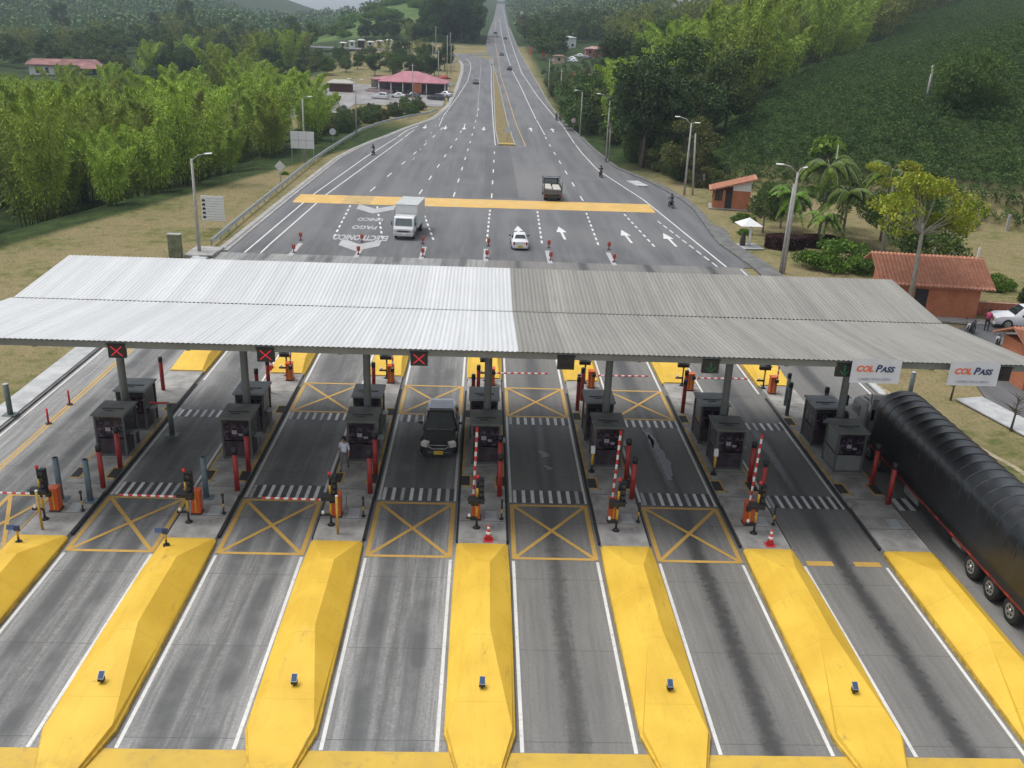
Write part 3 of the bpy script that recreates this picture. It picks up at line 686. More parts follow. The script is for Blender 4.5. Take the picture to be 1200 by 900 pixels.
# ---- booths
M_BF = mat('booth_grey_frame', (.10, .105, .10), .6, var=.2, scale=1.5, grime=((.07, .07, .07), 3, .5))
M_BR = mat('booth_roof_grey', (.17, .18, .165), .7, var=.25, scale=1.2, grime=((.26, .26, .24), 1.4, .5))
M_BRB = mat('booth_roof_bluegrey', (.26, .275, .285), .65, var=.2, scale=1.2, grime=((.14, .14, .14), 1.4, .5))
M_BGL, nt, b_ = newmat('tinted_booth_glass')
tc = nd(nt, 'ShaderNodeTexCoord').outputs['Object']
c = mixc(nt, ramp(nt, noise(nt, tc, 2.6, 4, .6), .48, .66), (.014, .011, .016), (.12, .07, .12)); c = mixc(nt, ramp(nt, noise(nt, tc, 7, 3, .6), .66, .7, 0, .6), c, (.3, .24, .3))
nt.links.new(c, b_.inputs['Base Color']); b_.inputs['Roughness'].default_value = .12; b_.inputs['Specular IOR Level'].default_value = .7
M_BLP = mat('booth_dark_panel', (.05, .038, .05), .4, var=.5, scale=3, grime=((.12, .08, .10), 4, .5))
def make_booth(front, kind=0):
    """1.35 wide, 1.5 deep, 2.25 high; door on the right side, service window on the left"""
    t = thing('toll_booth', 'x', 'toll booth')
    w_, d_, h_ = .66, .78, 2.1
    b = MB()
    for sx_ in (-1, 1):
        for sy in (-1, 1): b.bb(sx_ * w_ - .05, sx_ * w_ + .05, sy * d_ - .05, sy * d_ + .05, 0, h_)
    b.bb(-w_, w_, -d_, d_, 0, .12)
    for z in (h_ - .05,):
        b.bb(-w_ + .05, w_ - .05, -d_ - .02, -d_ + .04, z - .035, z + .035); b.bb(-w_ + .05, w_ - .05, d_ - .04, d_ + .02, z - .035, z + .035)
        for s in (-1, 1): b.bb(s * w_ - .03, s * w_ + .03, -d_ + .05, d_ - .05, z - .035, z + .035)
    b.build('frame', M_BF, t)
    b = MB(); b.bb(-w_ + .05, w_ - .05, -d_ - .005, -d_ + .02, .12, .915); b.bb(-w_ + .05, w_ - .05, d_ - .02, d_ + .005, .12, .915)
    for s in (-1, 1): b.bb(s * w_ - .012, s * w_ + .012, -d_ + .05, d_ - .05, .12, .915)
    b.build('lower_panel', M_BLP, t)
    b = MB(); b.bb(-w_ + .055, w_ - .055, -d_ + .0, -d_ + .015, .985, 2.01); b.build('front_window', M_BGL, t)
    b = MB(); b.bb(-w_ + .055, w_ - .055, d_ - .015, d_ + .0, .985, 2.01); b.build('rear_window', M_BGL, t)
    for s in (-1, 1):
        b = MB(); b.bb(s * w_ - .008, s * w_ + .008, -d_ + .055, d_ - .055, .985, 2.01); f = b.build('side_window' if s < 0 else 'sliding_window', M_BGL, t)
    b = MB(); b.bb(-.05, .5, -.3, .3, .8, .86); b.bb(.1, .4, -.15, .12, .86, 1.25); b.bb(-.4, -.1, -.1, .2, .5, 1.0); b.build('desk', mat('desk_clutter', (.16, .14, .16), .5, var=.5, scale=6), t)
    b = MB(); b.bb(w_ + .02, w_ + .3, -.28, .28, .93, .97); b.bb(w_ + .12, w_ + .2, -.05, .05, .0, .93); b.build('payment_shelf', M_STEEL, t)
    b = MB()
    b.bb(-w_ - .13, w_ + .13, -d_ - .14, d_ + .1, h_, h_ + .09); b.bb(-w_ - .09, w_ + .09, -d_ - .1, d_ + .06, h_ + .09, h_ + .1)
    b.build('roof', M_BRB if not front else M_BR, t, bevel=.01)
    b = MB(); b.bb(-.5, .5, -.2, -.1, h_ + .10, h_ + .13); b.bb(-.3, .1, -.42, -.36, h_ + .1, h_ + .125)
    if not front: b.bb(-.62, .62, -d_ - .2, -d_ - .02, h_ - .22, h_ - .02, 0)
    b.build('roof_fitting', M_BLACK, t)
    b = MB(); b.bb(-.22, .02, -d_ - .016, -d_ - .006, 1.3, 1.5); b.bb(.1, .3, -d_ - .016, -d_ - .006, 1.22, 1.34); b.build('notice', mat('pale_notice', (.34, .30, .36), .5, var=.3, scale=8), t)
    return t
bf = make_booth(True); br = make_booth(False); done = {}
for k in range(-3, 4):
    for front, y in ((True, 41.25), (False, 44.35)):
        src = bf if front else br
        lab = ('dark glazed front toll booth with flat grey roof on the %s island' if front else 'rear toll booth behind the canopy column on the %s island') % ORD[k]
        dx = .09 if front else -.02
        if src not in done.values() and front not in done: o = src; done[front] = src; o.location = (C(k) + dx, y, .2); o['label'] = lab; o['group'] = 'toll booths under the canopy'
        else: o = copy_tree(src, (C(k) + dx, y, .2), 0, lab, 'toll booths under the canopy')
        if k == 3 and front:
            for ch in KIDS[o.name]:
                if ch.name.startswith('side_window') or ch.name.startswith('lower_panel'):
                    ch.data = ch.data.copy(); ch.data.materials[0] = M_COLM

# ---- bollards
def bollard(name, label, x, y, h, r, m, group, cap=None, z0=.2, base=False, caph=.3):
    t = thing(name, label, 'bollard', (x, y, z0), 0, group)
    b = MB(); b.tube([(0, 0, 0), (0, 0, h - (caph if cap else 0))], r, 14)
    if base: b.bb(-r * 2.4, r * 2.4, -r * 2, r * 2, 0, .04)
    b.build('post', m, t)
    b = MB(); b.tube([(0, 0, h - (caph if cap else .02)), (0, 0, h - .03), (0, 0, h)], [r * 1.06, r * 1.06, r * .7], 14); b.build('cap', cap or m, t)
    return t
for k in range(-3, 4):
    for j, (dx, y, h) in enumerate(((.93, 37.25, 2.1), (.95, 39.25, 2.1))):
        if k == 0: dx -= .1
        bollard('bollard', 'red bollard with black cap, %s at the front of the %s island' % (('nearer one', 'farther one')[j], ORD[k]), C(k) + dx - .08, y, h, .115, M_RED, 'red bollards at the island fronts', M_BLACK)
    for j, (dx, y, h) in enumerate(((-.62, 47.6, 2.0), (-.35, 45.9 + 3.2, 2.0))):
        if k == -3 and j == 0: continue
        if k in (1, 2, 3): dx = (-.72, -.35)[j]
        bollard('bollard', '%s capped bollard behind the booths of the %s island' % (('nearer', 'farther')[j], ORD[k]), C(k) + dx, y, h, .11, M_RED if k < 3 else M_GREYG, 'bollards behind the booths', M_BLACK)
for x, y, lab in ((-18.1, 36.1, 'slate blue post on the left edge of the leftmost island'), (-16.8, 36.0, 'slate blue post on the right side of the leftmost island'), (-11.95, 36.5, 'slate blue post behind the signal of the second island from left')):
    bollard('bollard', lab, x, y, 2.0, .125, M_BLUEG, 'slate blue posts', None, base=True)
bollard('bollard', 'grey post on the left sidewalk kerb', -24.6, 45.2, 1.75, .14, M_GREYG, None, mat('pale_cap', (.4, .42, .42), .6), .16, True, .04)
bollard('bollard', 'short grey green post with red rail behind the left rear booth', -15.5, 43.0, 1.75, .13, M_GREYG, None, M_GREYG, .2, True, .1)
bollard('bollard', 'green post behind the black lorry tarpaulin', 25.2, 49.6, 2.3, .14, M_GREYG, None, mat('pale_cap', (.4, .42, .42), .6), 0, False, .06)
bollard('bollard', 'dark post between the rightmost island and the lorry', 18.9, 46.2, 2.3, .12, M_GREYG, None, M_BLACK, .2)
for i, (x, y) in enumerate(((-22.35, 44.5), (-22.35, 47.1))):
    t = thing('delineator_post', 'thin red delineator on the double yellow line, %s one' % ('nearer', 'farther')[i], 'delineator', (x, y, 0), 0, 'red delineators on the left double line')
    MB().tube([(0, 0, .03), (0, 0, .85)], .055, 8).build('post', M_REDS, t); MB().tube([(0, 0, 0), (0, 0, .04)], .16, 10).build('base', M_BLACK, t)

# ---- traffic cones
def cone(x, y, z, label):
    t = thing('traffic_cone', label, 'traffic cone', (x, y, z), 0, 'traffic cones')
    b = MB(); b.tube([(0, 0, .03), (0, 0, .72)], [.16, .03], 14); b.bb(-.2, .2, -.2, .2, 0, .035); b.build('cone_body', mat('cone_red', (.62, .05, .06), .5), t)
    for z0, z1 in ((.3, .42), (.54, .64)):
        r0, r1 = .163 - .19 * (z0 - .03), .163 - .19 * (z1 - .03); MB().tube([(0, 0, z0), (0, 0, z1)], [r0 + .004, r1 + .004], 14).build('reflective_band', M_WHT, t)
cone(.52, 33.35, .2, 'red and white traffic cone on the middle island'); cone(12.35, 33.4, .2, 'red and white traffic cone on the second island from right')
cone(-12.65, 54.0 - 1.2, .2, 'red and white traffic cone behind the second booth pair from left')

# ---- barrier gates, signal posts
def stripes(b, p, q, w, n, m0=1, m1=0):
    p, q = Vector(p), Vector(q)
    for i in range(n):
        a, c = p + (q - p) * i / n, p + (q - p) * (i + 1) / n
        b.tube([a, c], w, 4, m0 if i % 2 else m1, smooth=False)
def gate(x, y, raised, label, sgn=-1, L=3.1, tilt=0, group='barrier gates'):
    t = thing('barrier_gate', label, 'barrier gate', (x, y, .2), 0, group)
    b = MB(); b.bb(-.19, .19, -.2, .2, 0, 1.02, 0); b.bb(-.21, .21, -.22, .22, 1.02, 1.08, 0); b.bb(-.23, .23, -.24, .24, 0, .05, 1); b.bb(-.03, .03, -.206, -.198, .1, 1.0, 2)
    b.build('cabinet', [M_ORNG, M_BLACK, M_YELP], t, bevel=.015)
    b = MB(); piv = Vector((sgn * .12, -.27 * 1, .86))
    if raised: end = piv + Vector((math.sin(tilt) * L, 0, math.cos(tilt) * L))
    else: end = piv + Vector((sgn * L, 0, .04))
    stripes(b, piv, end, .052, 16); b.build('boom', [M_WHT, M_REDS], t)
    b = MB(); b.box(piv + Vector((0, .0, 0)), (.2, .13, .2)); b.build('hinge', M_BLACK, t)
    return t
def signal_post(x, y, label, sgn=1, group='signal posts at the barriers', near=True):
    t = thing('signal_post', label, 'signal post', (x, y, .2), 0, group)
    b = MB(); b.tube([(0, 0, .03), (0, 0, .5)], .05, 8, 0); b.tube([(0, 0, .5), (0, 0, 1.05)], .052, 8, 1); b.tube([(0, 0, 1.05), (0, 0, 1.45)], .05, 8, 0); b.tube([(0, 0, 1.45), (0, 0, 1.9)], .052, 8, 1); b.tube([(0, 0, 1.9), (0, 0, 2.35)], .05, 8, 0)
    b.tube([(0, 0, 0), (0, 0, .1)], [.17, .07], 10, 0); b.build('pole', [M_BLACK, M_YELP], t)
    b = MB(); b.bb(-.38, .3, -.14, .1, 1.2, 1.48); b.bb(-.42, .34, -.3, -.14, 1.45, 1.47); b.build('display_box', M_BLACK, t, bevel=.01)
    b = MB(); b.bb(.17 * sgn - .11, .17 * sgn + .11, -.02, .2, 1.48, 2.3)
    for z in (1.62, 1.89, 2.16): b.tube([(.17 * sgn, -.02, z), (.17 * sgn, -.16, z + .02)], [.1, .09], 10, 0)
    b.build('signal_head', M_BLACK, t, bevel=.01)
    b = MB()
    for z in (1.62, 1.89, 2.16): b.tube([(.17 * sgn, -.0, z), (.17 * sgn, -.04, z)], .075, 10)
    b.build('lens', mat('dark_lens', (.07, .03, .03), .15), t)
    MB().tube([(0, 0, 2.35), (0, 0, 2.42), (0, 0, 2.5)], [.06, .08, .04], 10).build('beacon', M_REDS, t)
    b = MB(); b.bb(-.44, 0, -.06, .02, .44, .54, 0); b.tube([(-.32, -.02, .54), (-.32, -.02, .63), (-.32, -.02, .68)], [.07, .07, .03], 8, 1); b.build('camera_arm', [M_BLACK, M_WHT], t)
    return t
for k in range(-3, 4):
    if k == 3: continue
    x = C(k) - (.32 if k < 0 else .3)
    up = k >= 0
    # booms
    tl = {0: R(1.5), 1: R(2), 2: R(2)}.get(k, 0)
    gate(x, 35.2, up, ('front orange barrier with raised striped boom on the %s island' if up else 'front orange barrier with lowered striped boom on the %s island') % ORD[k], -1, 3.55 if up else 3.0, tl, 'barrier gates at the island fronts')
    signal_post(x - (.12 if k < 0 else -.05), 34.35, 'black and yellow signal post beside the barrier of the %s island' % ORD[k])
    # rear gates, mirrored
    if k > -3:
        lowered = k in (0, 1, 2)
        gate(C(k) + .42, 51.2, not lowered, ('rear orange barrier with lowered boom on the %s island' if lowered else 'rear orange barrier cabinet on the %s island') % ORD[k], 1 if lowered else 1, 3.2, R(1), 'rear barrier gates')
        signal_post(C(k) + .1, 51.9, 'black signal post before the rear yellow nose of the %s island' % ORD[k], -1, 'rear signal posts')
gate(C(3) - .6, 51.0, True, 'rear orange barrier cabinet on the rightmost island', 1, 2.5, R(1), 'rear barrier gates')
signal_post(C(3) - .9, 51.8, 'black signal post at the rear of the rightmost island', 1, 'rear signal posts')
# low marker posts, thin yellow poles, card readers
for k in range(-3, 3):
    x, y = C(k) + .82, 35.1
    t = thing('marker_post', 'knee high black and yellow post on the %s island' % ORD[k], 'marker post', (x, y, .2), 0, 'small black and yellow posts')
    b = MB(); b.tube([(0, 0, 0), (0, 0, .3)], .035, 8, 0); b.tube([(0, 0, .3), (0, 0, .5)], .037, 8, 1); b.tube([(0, 0, .5), (0, 0, .85)], .04, 8, 0); b.tube([(0, 0, 0), (0, 0, .05)], .1, 8, 0); b.build('pole', [M_BLACK, M_YELP], t)
    MB().box((0, 0, .9), (.1, .1, .1)).build('sensor', M_BLACK, t)
for x, y, lab in ((-17.75, 33.5, 'thin yellow pole standing on the leftmost island'), (C(-1) - .05, 33.6, 'thin yellow pole standing on the third island from left')):
    t = thing('yellow_pole', lab, 'pole', (x, y, .2), 0, 'thin yellow poles'); MB().tube([(0, 0, 0), (0, 0, 1.75)], .055, 8).build('shaft', M_EDGE, t); MB().tube([(0, 0, 1.75), (0, 0, 1.8)], .06, 8).build('cap', M_WHT, t)
for k in (1, 2):
    x = C(k) - .72
    t = thing('card_reader', 'white topped card reader on a yellow post left of the %s front booth' % ORD[k], 'card reader', (x, 39.9, .2), 0, 'card readers by the booths')
    b = MB(); b.tube([(0, 0, 0), (0, 0, .4)], .06, 8, 0); b.tube([(0, 0, .4), (0, 0, 1.0)], .065, 8, 1); b.tube([(0, 0, 0), (0, 0, .06)], .16, 8, 0); b.build('pole', [M_BLACK, M_YELP], t)
    b = MB(); b.box((0, 0, 1.18), (.2, .16, .38), rx=-.2); b.build('reader', M_WHT, t, bevel=.02)
# solar studs on the noses
for k in range(-3, 3):
    if k == -3: continue
for k in (-2, -1, 0, 1, 2):
    y = 23.75; x = C(k) + {-2: .08, -1: .1, 0: .05, 1: .08, 2: .1}[k]
    t = thing('solar_stud', 'small solar warning light on the near nose of the %s island' % ORD[k], 'warning light', (x, y, .56), 0, 'solar warning lights on the yellow noses')
    b = MB(); b.tube([(0, 0, -.1), (0, 0, .06)], .035, 8); b.bb(-.1, .1, -.07, .07, .05, .19); b.build('lamp_box', M_BLACK, t, bevel=.01)
    b = MB(); b.box((0, .03, .24), (.19, .26, .03), 0, rx=R(38)); b.build('panel_frame', M_SOLB, t)
    b = MB(); b.box((0, .021, .256), (.165, .235, .006), 0, rx=R(38)); b.build('solar_panel', M_SOL, t)
for x, y, z, lab in ((-17.95, 32.0, .5, 'solar reflector post leaning over the leftmost yellow nose'), (C(-2) - .55, 31.9, .55, 'solar reflector post on the second yellow nose from left')):
    t = thing('solar_post', lab, 'solar post', (x, y, z), 0, 'solar reflector posts')
    b = MB(); b.tube([(0, 0, 0), (0, 0, .25)], .04, 8, 0); b.tube([(0, 0, .25), (0, 0, .55)], .045, 8, 1); b.tube([(0, 0, -.05), (0, 0, .05)], .13, 10, 0); b.build('pole', [M_BLACK, M_YELP], t)
    b = MB(); b.bb(-.1, .1, -.05, .05, .52, .74); b.build('lamp_box', mat('navy_lamp', (.03, .05, .12), .3), t)
    b = MB(); b.box((-.25, 0, .66), (.28, .2, .03), 0, rx=R(60)); b.build('solar_panel', M_SOL, t); b = MB(); b.tube([(-.1, 0, .65), (-.3, 0, .66)], .02, 6); b.build('arm', M_BLACK, t)
# red rail by the left rear booth
t = thing('height_rail', 'red bent rail between the left rear booth and the grey post', 'rail', (-16.0, 43.1, .2)); MB().tube([(-.5, 0, 1.7), (.45, 0, 1.72), (.5, 0, 1.6)], .05, 6).build('bar', M_REDS, t)
# small guard rail frame on third island
t = thing('low_railing', 'low grey frame beside the yellow pole on the third island from left', 'railing', (C(-1) + .3, 35.8, .2)); MB().tube([(-.3, 0, 0), (-.3, 0, .75), (.5, 0, .75), (.5, 0, 0)], .022, 6).build('rail', M_STEEL, t)
# delineators where the islands end beyond the roof
for k in range(-3, 3):
    for j, (dx, y) in enumerate(((.1, 84.3), (0, 89.5))):
        t = thing('delineator_post', 'red delineator at the %s end of the gore behind the %s island' % (('near', 'far')[j], ORD[k]), 'delineator', (C(k) + dx + (.25 if k > -1 else -.25) * j, y, 0), 0, 'red delineators on the gore tips')
        b = MB(); b.tube([(0, 0, .04), (0, 0, .8)], .055, 8); b.bb(-.16, .16, -.03, .03, .35, .75); b.build('flap', mat('faded_red', (.38, .06, .05), .55), t); b = MB(); b.tube([(0, 0, 0), (0, 0, .05)], .2, 10); b.build('base', M_BLACK, t)

# ================================================================ people and vehicles
def rig(joints, edges, name, mats, matfn, sub=2, parent=None):
    names = list(joints); idx = {n: i for i, n in enumerate(names)}
    me = bpy.data.meshes.new('tmp'); me.from_pydata([joints[n][0] for n in names], [(idx[a], idx[b]) for a, b in edges], [])
    o = bpy.data.objects.new('tmp', me); COL.objects.link(o)
    sk = o.modifiers.new('s', 'SKIN'); sk.use_smooth_shade = True
    L = me.skin_vertices[0].data
    for i, n in enumerate(names):
        r = joints[n][1]; L[i].radius = (r, r) if not hasattr(r, '__len__') else r; L[i].use_root = (i == 0)
    ss = o.modifiers.new('u', 'SUBSURF'); ss.levels = sub; ss.render_levels = sub
    bpy.context.view_layer.update(); dg = bpy.context.evaluated_depsgraph_get()
    m2 = bpy.data.meshes.new_from_object(o.evaluated_get(dg)); bpy.data.objects.remove(o); m2.name = name
    m2.materials.clear()
    for m in mats: m2.materials.append(m)
    segs = [(Vector(joints[a][0]), Vector(joints[b][0]), a, b) for a, b in edges]
    for p in m2.polygons:
        c_ = p.center; best = None
        for A, B, a, b_ in segs:
            d = B - A; t_ = max(0, min(1, (c_ - A).dot(d) / max(1e-9, d.length_squared))); q = (c_ - (A + d * t_)).length
            if best is None or q < best[0]: best = (q, a, b_, t_)
        p.material_index = matfn(best[1], best[2], best[3], c_); p.use_smooth = True
    o2 = bpy.data.objects.new(name, m2); COL.objects.link(o2)
    if parent is not None: o2.parent = parent; KIDS.setdefault(parent.name, []).append(o2)
    return o2
SKIN = mat('brown_skin', (.32, .17, .10), .55, var=.05); HAIR = mat('dark_hair', (.015, .012, .01), .7)
def person(label, loc, rz, pose, shirt, trousers, shoes=(.02, .02, .02), helmet=None, group=None, vest=None):
    t = thing('person', label, 'person', loc, rz, group)
    J = {}
    if pose == 'ride':
        pel = (0, -.25, .82); ch = (0, -.02, 1.28); nk = (0, .03, 1.42); hd = (0, .08, 1.58)
    else: pel = (0, 0, .93); ch = (0, .02, 1.32); nk = (0, .02, 1.48); hd = (0, .05, 1.62)
    J['pel'] = (pel, (.155, .11)); J['wst'] = (tuple((a + b) / 2 for a, b in zip(pel, ch)), (.13, .10)); J['ch'] = (ch, (.17, .115)); J['nk'] = (nk, .055); J['hd'] = (hd, (.078, .095)); J['top'] = ((hd[0], hd[1] - .01, hd[2] + .09), .07)
    J['nose'] = ((hd[0], hd[1] + .105, hd[2] - .01), .014)
    E = [('pel', 'wst'), ('wst', 'ch'), ('ch', 'nk'), ('nk', 'hd'), ('hd', 'top'), ('hd', 'nose')]
    for s, n in ((-1, 'l'), (1, 'r')):
        sh = (s * .19, ch[1], ch[2] + .05)
        if pose == 'ride': kn = (s * .2, .18, .72); an = (s * .2, .02, .34); toe = (s * .2, .2, .28); el = (s * .3, .15, 1.1); wr = (s * .3, .4, 1.03)
        elif pose == 'walk': kn = (s * .1, .12 * s + .06, .5); an = (s * .1, .26 * s - .04, .09 if s > 0 else .14); toe = (s * .11, .26 * s + .14, .035 if s > 0 else .05); el = (s * .27, -.1 * s, 1.1); wr = (s * .27, -.16 * s + .12, .88)
        else: kn = (s * .11, .03, .5); an = (s * .12, 0, .09); toe = (s * .14, .17, .035); el = (s * .27, -.02, 1.1); wr = (s * .27, .1, .87)
        J['hip' + n] = ((s * .1, pel[1], pel[2] - .06), .1); J['kn' + n] = (kn, .062); J['an' + n] = (an, .045); J['toe' + n] = (toe, .04)
        J['sh' + n] = (sh, .07); J['el' + n] = (el, .043); J['wr' + n] = (wr, .028)
        d = (Vector(wr) - Vector(el)).normalized(); pm_ = Vector(wr) + d * .07; J['pm' + n] = (tuple(pm_), (.035, .022))
        E += [('pel', 'hip' + n), ('hip' + n, 'kn' + n), ('kn' + n, 'an' + n), ('an' + n, 'toe' + n), ('ch', 'sh' + n), ('sh' + n, 'el' + n), ('el' + n, 'wr' + n), ('wr' + n, 'pm' + n)]
    fn = lambda a, b, t_, c: (0 if a in ('pel', 'wst', 'ch') and not b.startswith('hip') and b not in ('nk',) else
                              0 if (a == 'ch' and b == 'nk' and t_ < .5) else
                              0 if a.startswith('sh') else
                              1 if (b.startswith('hip') or a.startswith('hip') or (a.startswith('kn') and t_ < .92)) else
                              2 if (b.startswith('toe') or a.startswith('kn')) else 3)
    key = '%d%d%d' % tuple(int(v * 99) for v in shirt); k2 = '%d%d%d' % tuple(int(v * 99) for v in trousers)
    body = rig(J, E, 'body', [mat('shirt_' + key, shirt, .8), mat('trousers_' + k2, trousers, .85), mat('shoes', shoes, .6), SKIN], fn, 1, t)
    # fingers: four and a thumb per hand
    b = MB()
    for s, n in ((-1, 'l'), (1, 'r')):
        pm_ = Vector(J['pm' + n][0]); d = (pm_ - Vector(J['wr' + n][0])).normalized(); u = Vector((0, 1, 0)) if abs(d.y) < .7 else Vector((1, 0, 0)); v = d.cross(u).normalized(); u = v.cross(d)
        for i, L in enumerate((.07, .08, .075, .06)):
            q = pm_ + u * (.03 - .02 * i); b.tube([q, q + d * L * .5, q + d * L * .8 - v * s * .02 - v * s * L * .2], [.009, .0085, .007], 6)
        q = pm_ - d * .04 + u * .03; b.tube([q, q + u * .03 + d * .02, q + u * .035 + d * .05], [.01, .009, .008], 6)
    b.build('fingers', SKIN, t)
    hx, hy, hz = hd
    if helmet:
        b = MB(); b.tube([(hx, hy - .01, hz - .1), (hx, hy - .01, hz - .02), (hx, hy - .01, hz + .08), (hx, hy - .01, hz + .15), (hx, hy - .01, hz + .18)], [.11, .138, .135, .09, .02], 14); b.build('helmet', mat('helmet_%d' % int(helmet[0] * 99), helmet, .25), t)
    else:
        b = MB(); b.tube([(hx, hy - .03, hz - .04), (hx, hy - .02, hz + .05), (hx, hy - .015, hz + .12), (hx, hy - .015, hz + .165)], [.085, .102, .085, .02], 12); b.build('hair', HAIR, t)
        b = MB()
        for s in (-1, 1): b.tube([(s * .032, hy + .088, hz + .0), (s * .032, hy + .1, hz + .0)], .011, 6)
        b.build('eyes', HAIR, t)
    if vest:
        b = MB(); b.tube([(0, pel[1], pel[2] + .1), (0, (pel[1] + ch[1]) / 2, (pel[2] + ch[2]) / 2 + .05), (0, ch[1], ch[2] + .02), (0, ch[1], ch[2] + .1)], [.17, .165, .2, .13], 14); b.build('vest', mat('vest_pink', vest, .7, grime=((.8, .8, .8), 9, .5)), t)
    return t
person('toll attendant in white shirt and grey trousers walking in front of a booth', (C(-1) - .62, 39.55, .2), PI * .95, 'walk', (.62, .66, .74), (.15, .14, .15))

M_TYRE = mat('tyre_rubber', (.018, .018, .019), .85); M_RIM = mat('silver_rim', (.42, .43, .44), .35, metal=.7); M_GLASS = mat('vehicle_glass', (.018, .022, .025), .08, var=.1, spec=.8)
M_GLASSL = mat('pale_vehicle_glass', (.10, .12, .13), .1, var=.1, spec=.8)  # paler copy of the vehicle glass, reflection put into its colour
def wheel(t, x, y, r, w_, side, rim=M_RIM, hub=.6):
    b = MB(); b.tube([(x - w_ / 2, y, r), (x - w_ / 2 + .03, y, r), (x + w_ / 2 - .03, y, r), (x + w_ / 2, y, r)], [r * .88, r, r, r * .88], 22); wv = b.build('wheel', M_TYRE, t)
    xo = x + side * (w_ / 2 + .004)
    b = MB(); b.tube([(xo - side * .02, y, r), (xo, y, r)], [r * hub, r * hub * .96], 18, 0); b.tube([(xo, y, r), (xo + side * .03, y, r)], [r * .2, r * .14], 10, 0)
    for i in range(5):
        a = i * 2 * PI / 5; b.tube([(xo + side * .002, y + math.cos(a) * r * hub * .55, r + math.sin(a) * r * hub * .55), (xo + side * .008, y + math.cos(a) * r * hub * .55, r + math.sin(a) * r * hub * .55)], r * .11, 8, 1)
    b.build('rim', [rim, M_BLACK], wv)
def ring_sec(y, hw, z0, zb, zr, hr, tuck=.08):
    """car cross-section: sill, belt line, roof edge, roof"""
    return [(-hw + tuck, y, z0), (-hw, y, z0 + .18), (-hw, y, (z0 + zb) / 2 + .05), (-hw + .03, y, zb), (-hr, y, zr - .05), (-hr * .7, y, zr), (hr * .7, y, zr), (hr, y, zr - .05), (hw - .03, y, zb), (hw, y, (z0 + zb) / 2 + .05), (hw, y, z0 + .18), (hw - tuck, y, z0)]
def car(label, loc, rz, secs, paint, wheels, cat='car', group=None, r=.33, glass=None, lights=True, plate=(.62, .42, .05), name='parked_car', extra=None, bottom=.22, roof_m=None):
    """front towards +y; secs rows: (y, half width, belt z, roof z, roof half width)"""
    t = thing(name, label, cat, loc, rz, group); glass = glass or M_GLASS
    S_ = [ring_sec(y, hw, bottom, zb, zr, hr) for y, hw, zb, zr, hr in secs]
    b = MB().loft(S_, 0, True); o = b.build('body', paint, t)
    mdf = o.modifiers.new('edge', 'EDGE_SPLIT'); mdf.split_angle = R(38)
    # glass on the greenhouse: find cabin sections (roof well above belt)
    cab = [s for s in secs if s[3] > s[2] + .25]
    i0, i1 = secs.index(cab[0]), secs.index(cab[-1])
    def edge(i, j, up, out=.012):   # windshield strip between section i (low) and j (high)
        a, c = secs[i], secs[j]
        hwA, hwC = min(a[4], c[1]) - .02, c[4] - .07
        d = Vector((0, c[0] - a[0], c[3] - a[3])); n = Vector((0, -d.z, d.y)).normalized(); n = n if n.z > 0 else -n
        p0 = Vector((0, a[0], a[3])) + d * .08 + n * out; p1 = Vector((0, c[0], c[3])) - d * .06 + n * out
        hw0 = hwA if hwA > .3 else hwC
        return [(-hw0, *p0.yz), (hw0, *p0.yz), (hwC * .92, *p1.yz), (-hwC * .92, *p1.yz)]
    b = MB(); b.quad(*edge(i1 + 1, i1, 0)); b.build('windscreen', glass, t)
    if i0 > 0: b = MB(); b.quad(*edge(i0 - 1, i0, 0)); b.build('rear_window', glass, t)
    for s in (-1, 1):
        b = MB(); L = cab; nC = len(L)
        for a, c in zip(L, L[1:]):
            m_ = .05
            pa = lambda q, yy: ((s * (q[1] - .03 + .006)), yy, q[2] + .05)
            pb = lambda q, yy: ((s * (q[4] + .012)), yy, q[3] - .1)
            b.quad(pa(a, a[0] + m_), pa(c, c[0] - m_), pb(c, c[0] - m_), pb(a, a[0] + m_))
        b.build('side_window', glass, t)
    for x, y in wheels: 
        wheel(t, x, y, r, .22, 1 if x > 0 else -1)
    F, Bk = secs[-1], secs[0]
    if lights:
        for s in (-1, 1):
            hp = (s * .66, 2.20, .80) if name == 'suv_car' else (s * (F[1] - .2), F[0] - .06, F[2] - .12)
            b = MB(); b.box(hp, (.34, .3, .24) if name == 'suv_car' else (.3, .16, .17), 0, rz=-s * .5); b.build('headlight', mat('headlamp_lens', (.62, .6, .55), .2, var=.05), t, bevel=.02)
            b = MB(); b.box((s * (Bk[1] - .12), Bk[0] + .02, Bk[2] - .1), (.16, .08, .3)); b.build('tail_light', mat('tail_lamp_lens', (.35, .02, .02), .2), t, bevel=.02)
            b = MB(); b.box((s * (cab[-1][1] + .09), cab[-1][0] + .18, cab[-1][2] + .1), (.2, .1, .15)); b.build('wing_mirror', paint if paint.name != 'white_car_paint' else M_BLACK, t, bevel=.03)
        b = MB(); b.box((0, F[0] + .01, F[2] - .16), (F[1] * .95, .05, .14)); b.build('grille', M_BLKM, t)
        b = MB(); b.box((0, F[0] + .02, .35), (F[1] * 1.75, .08, .2)); b.box((0, Bk[0] - .02, .38), (Bk[1] * 1.75, .08, .2)); b.build('bumper', paint if paint.name != 'black_car_paint' else M_BLACK, t, bevel=.03)
        for y in (F[0] + .075, Bk[0] - .075):
            b = MB(); b.box((0, y, .42), (.46, .02, .2)); b.build('number_plate', mat('yellow_plate', plate, .5), t)
    return t
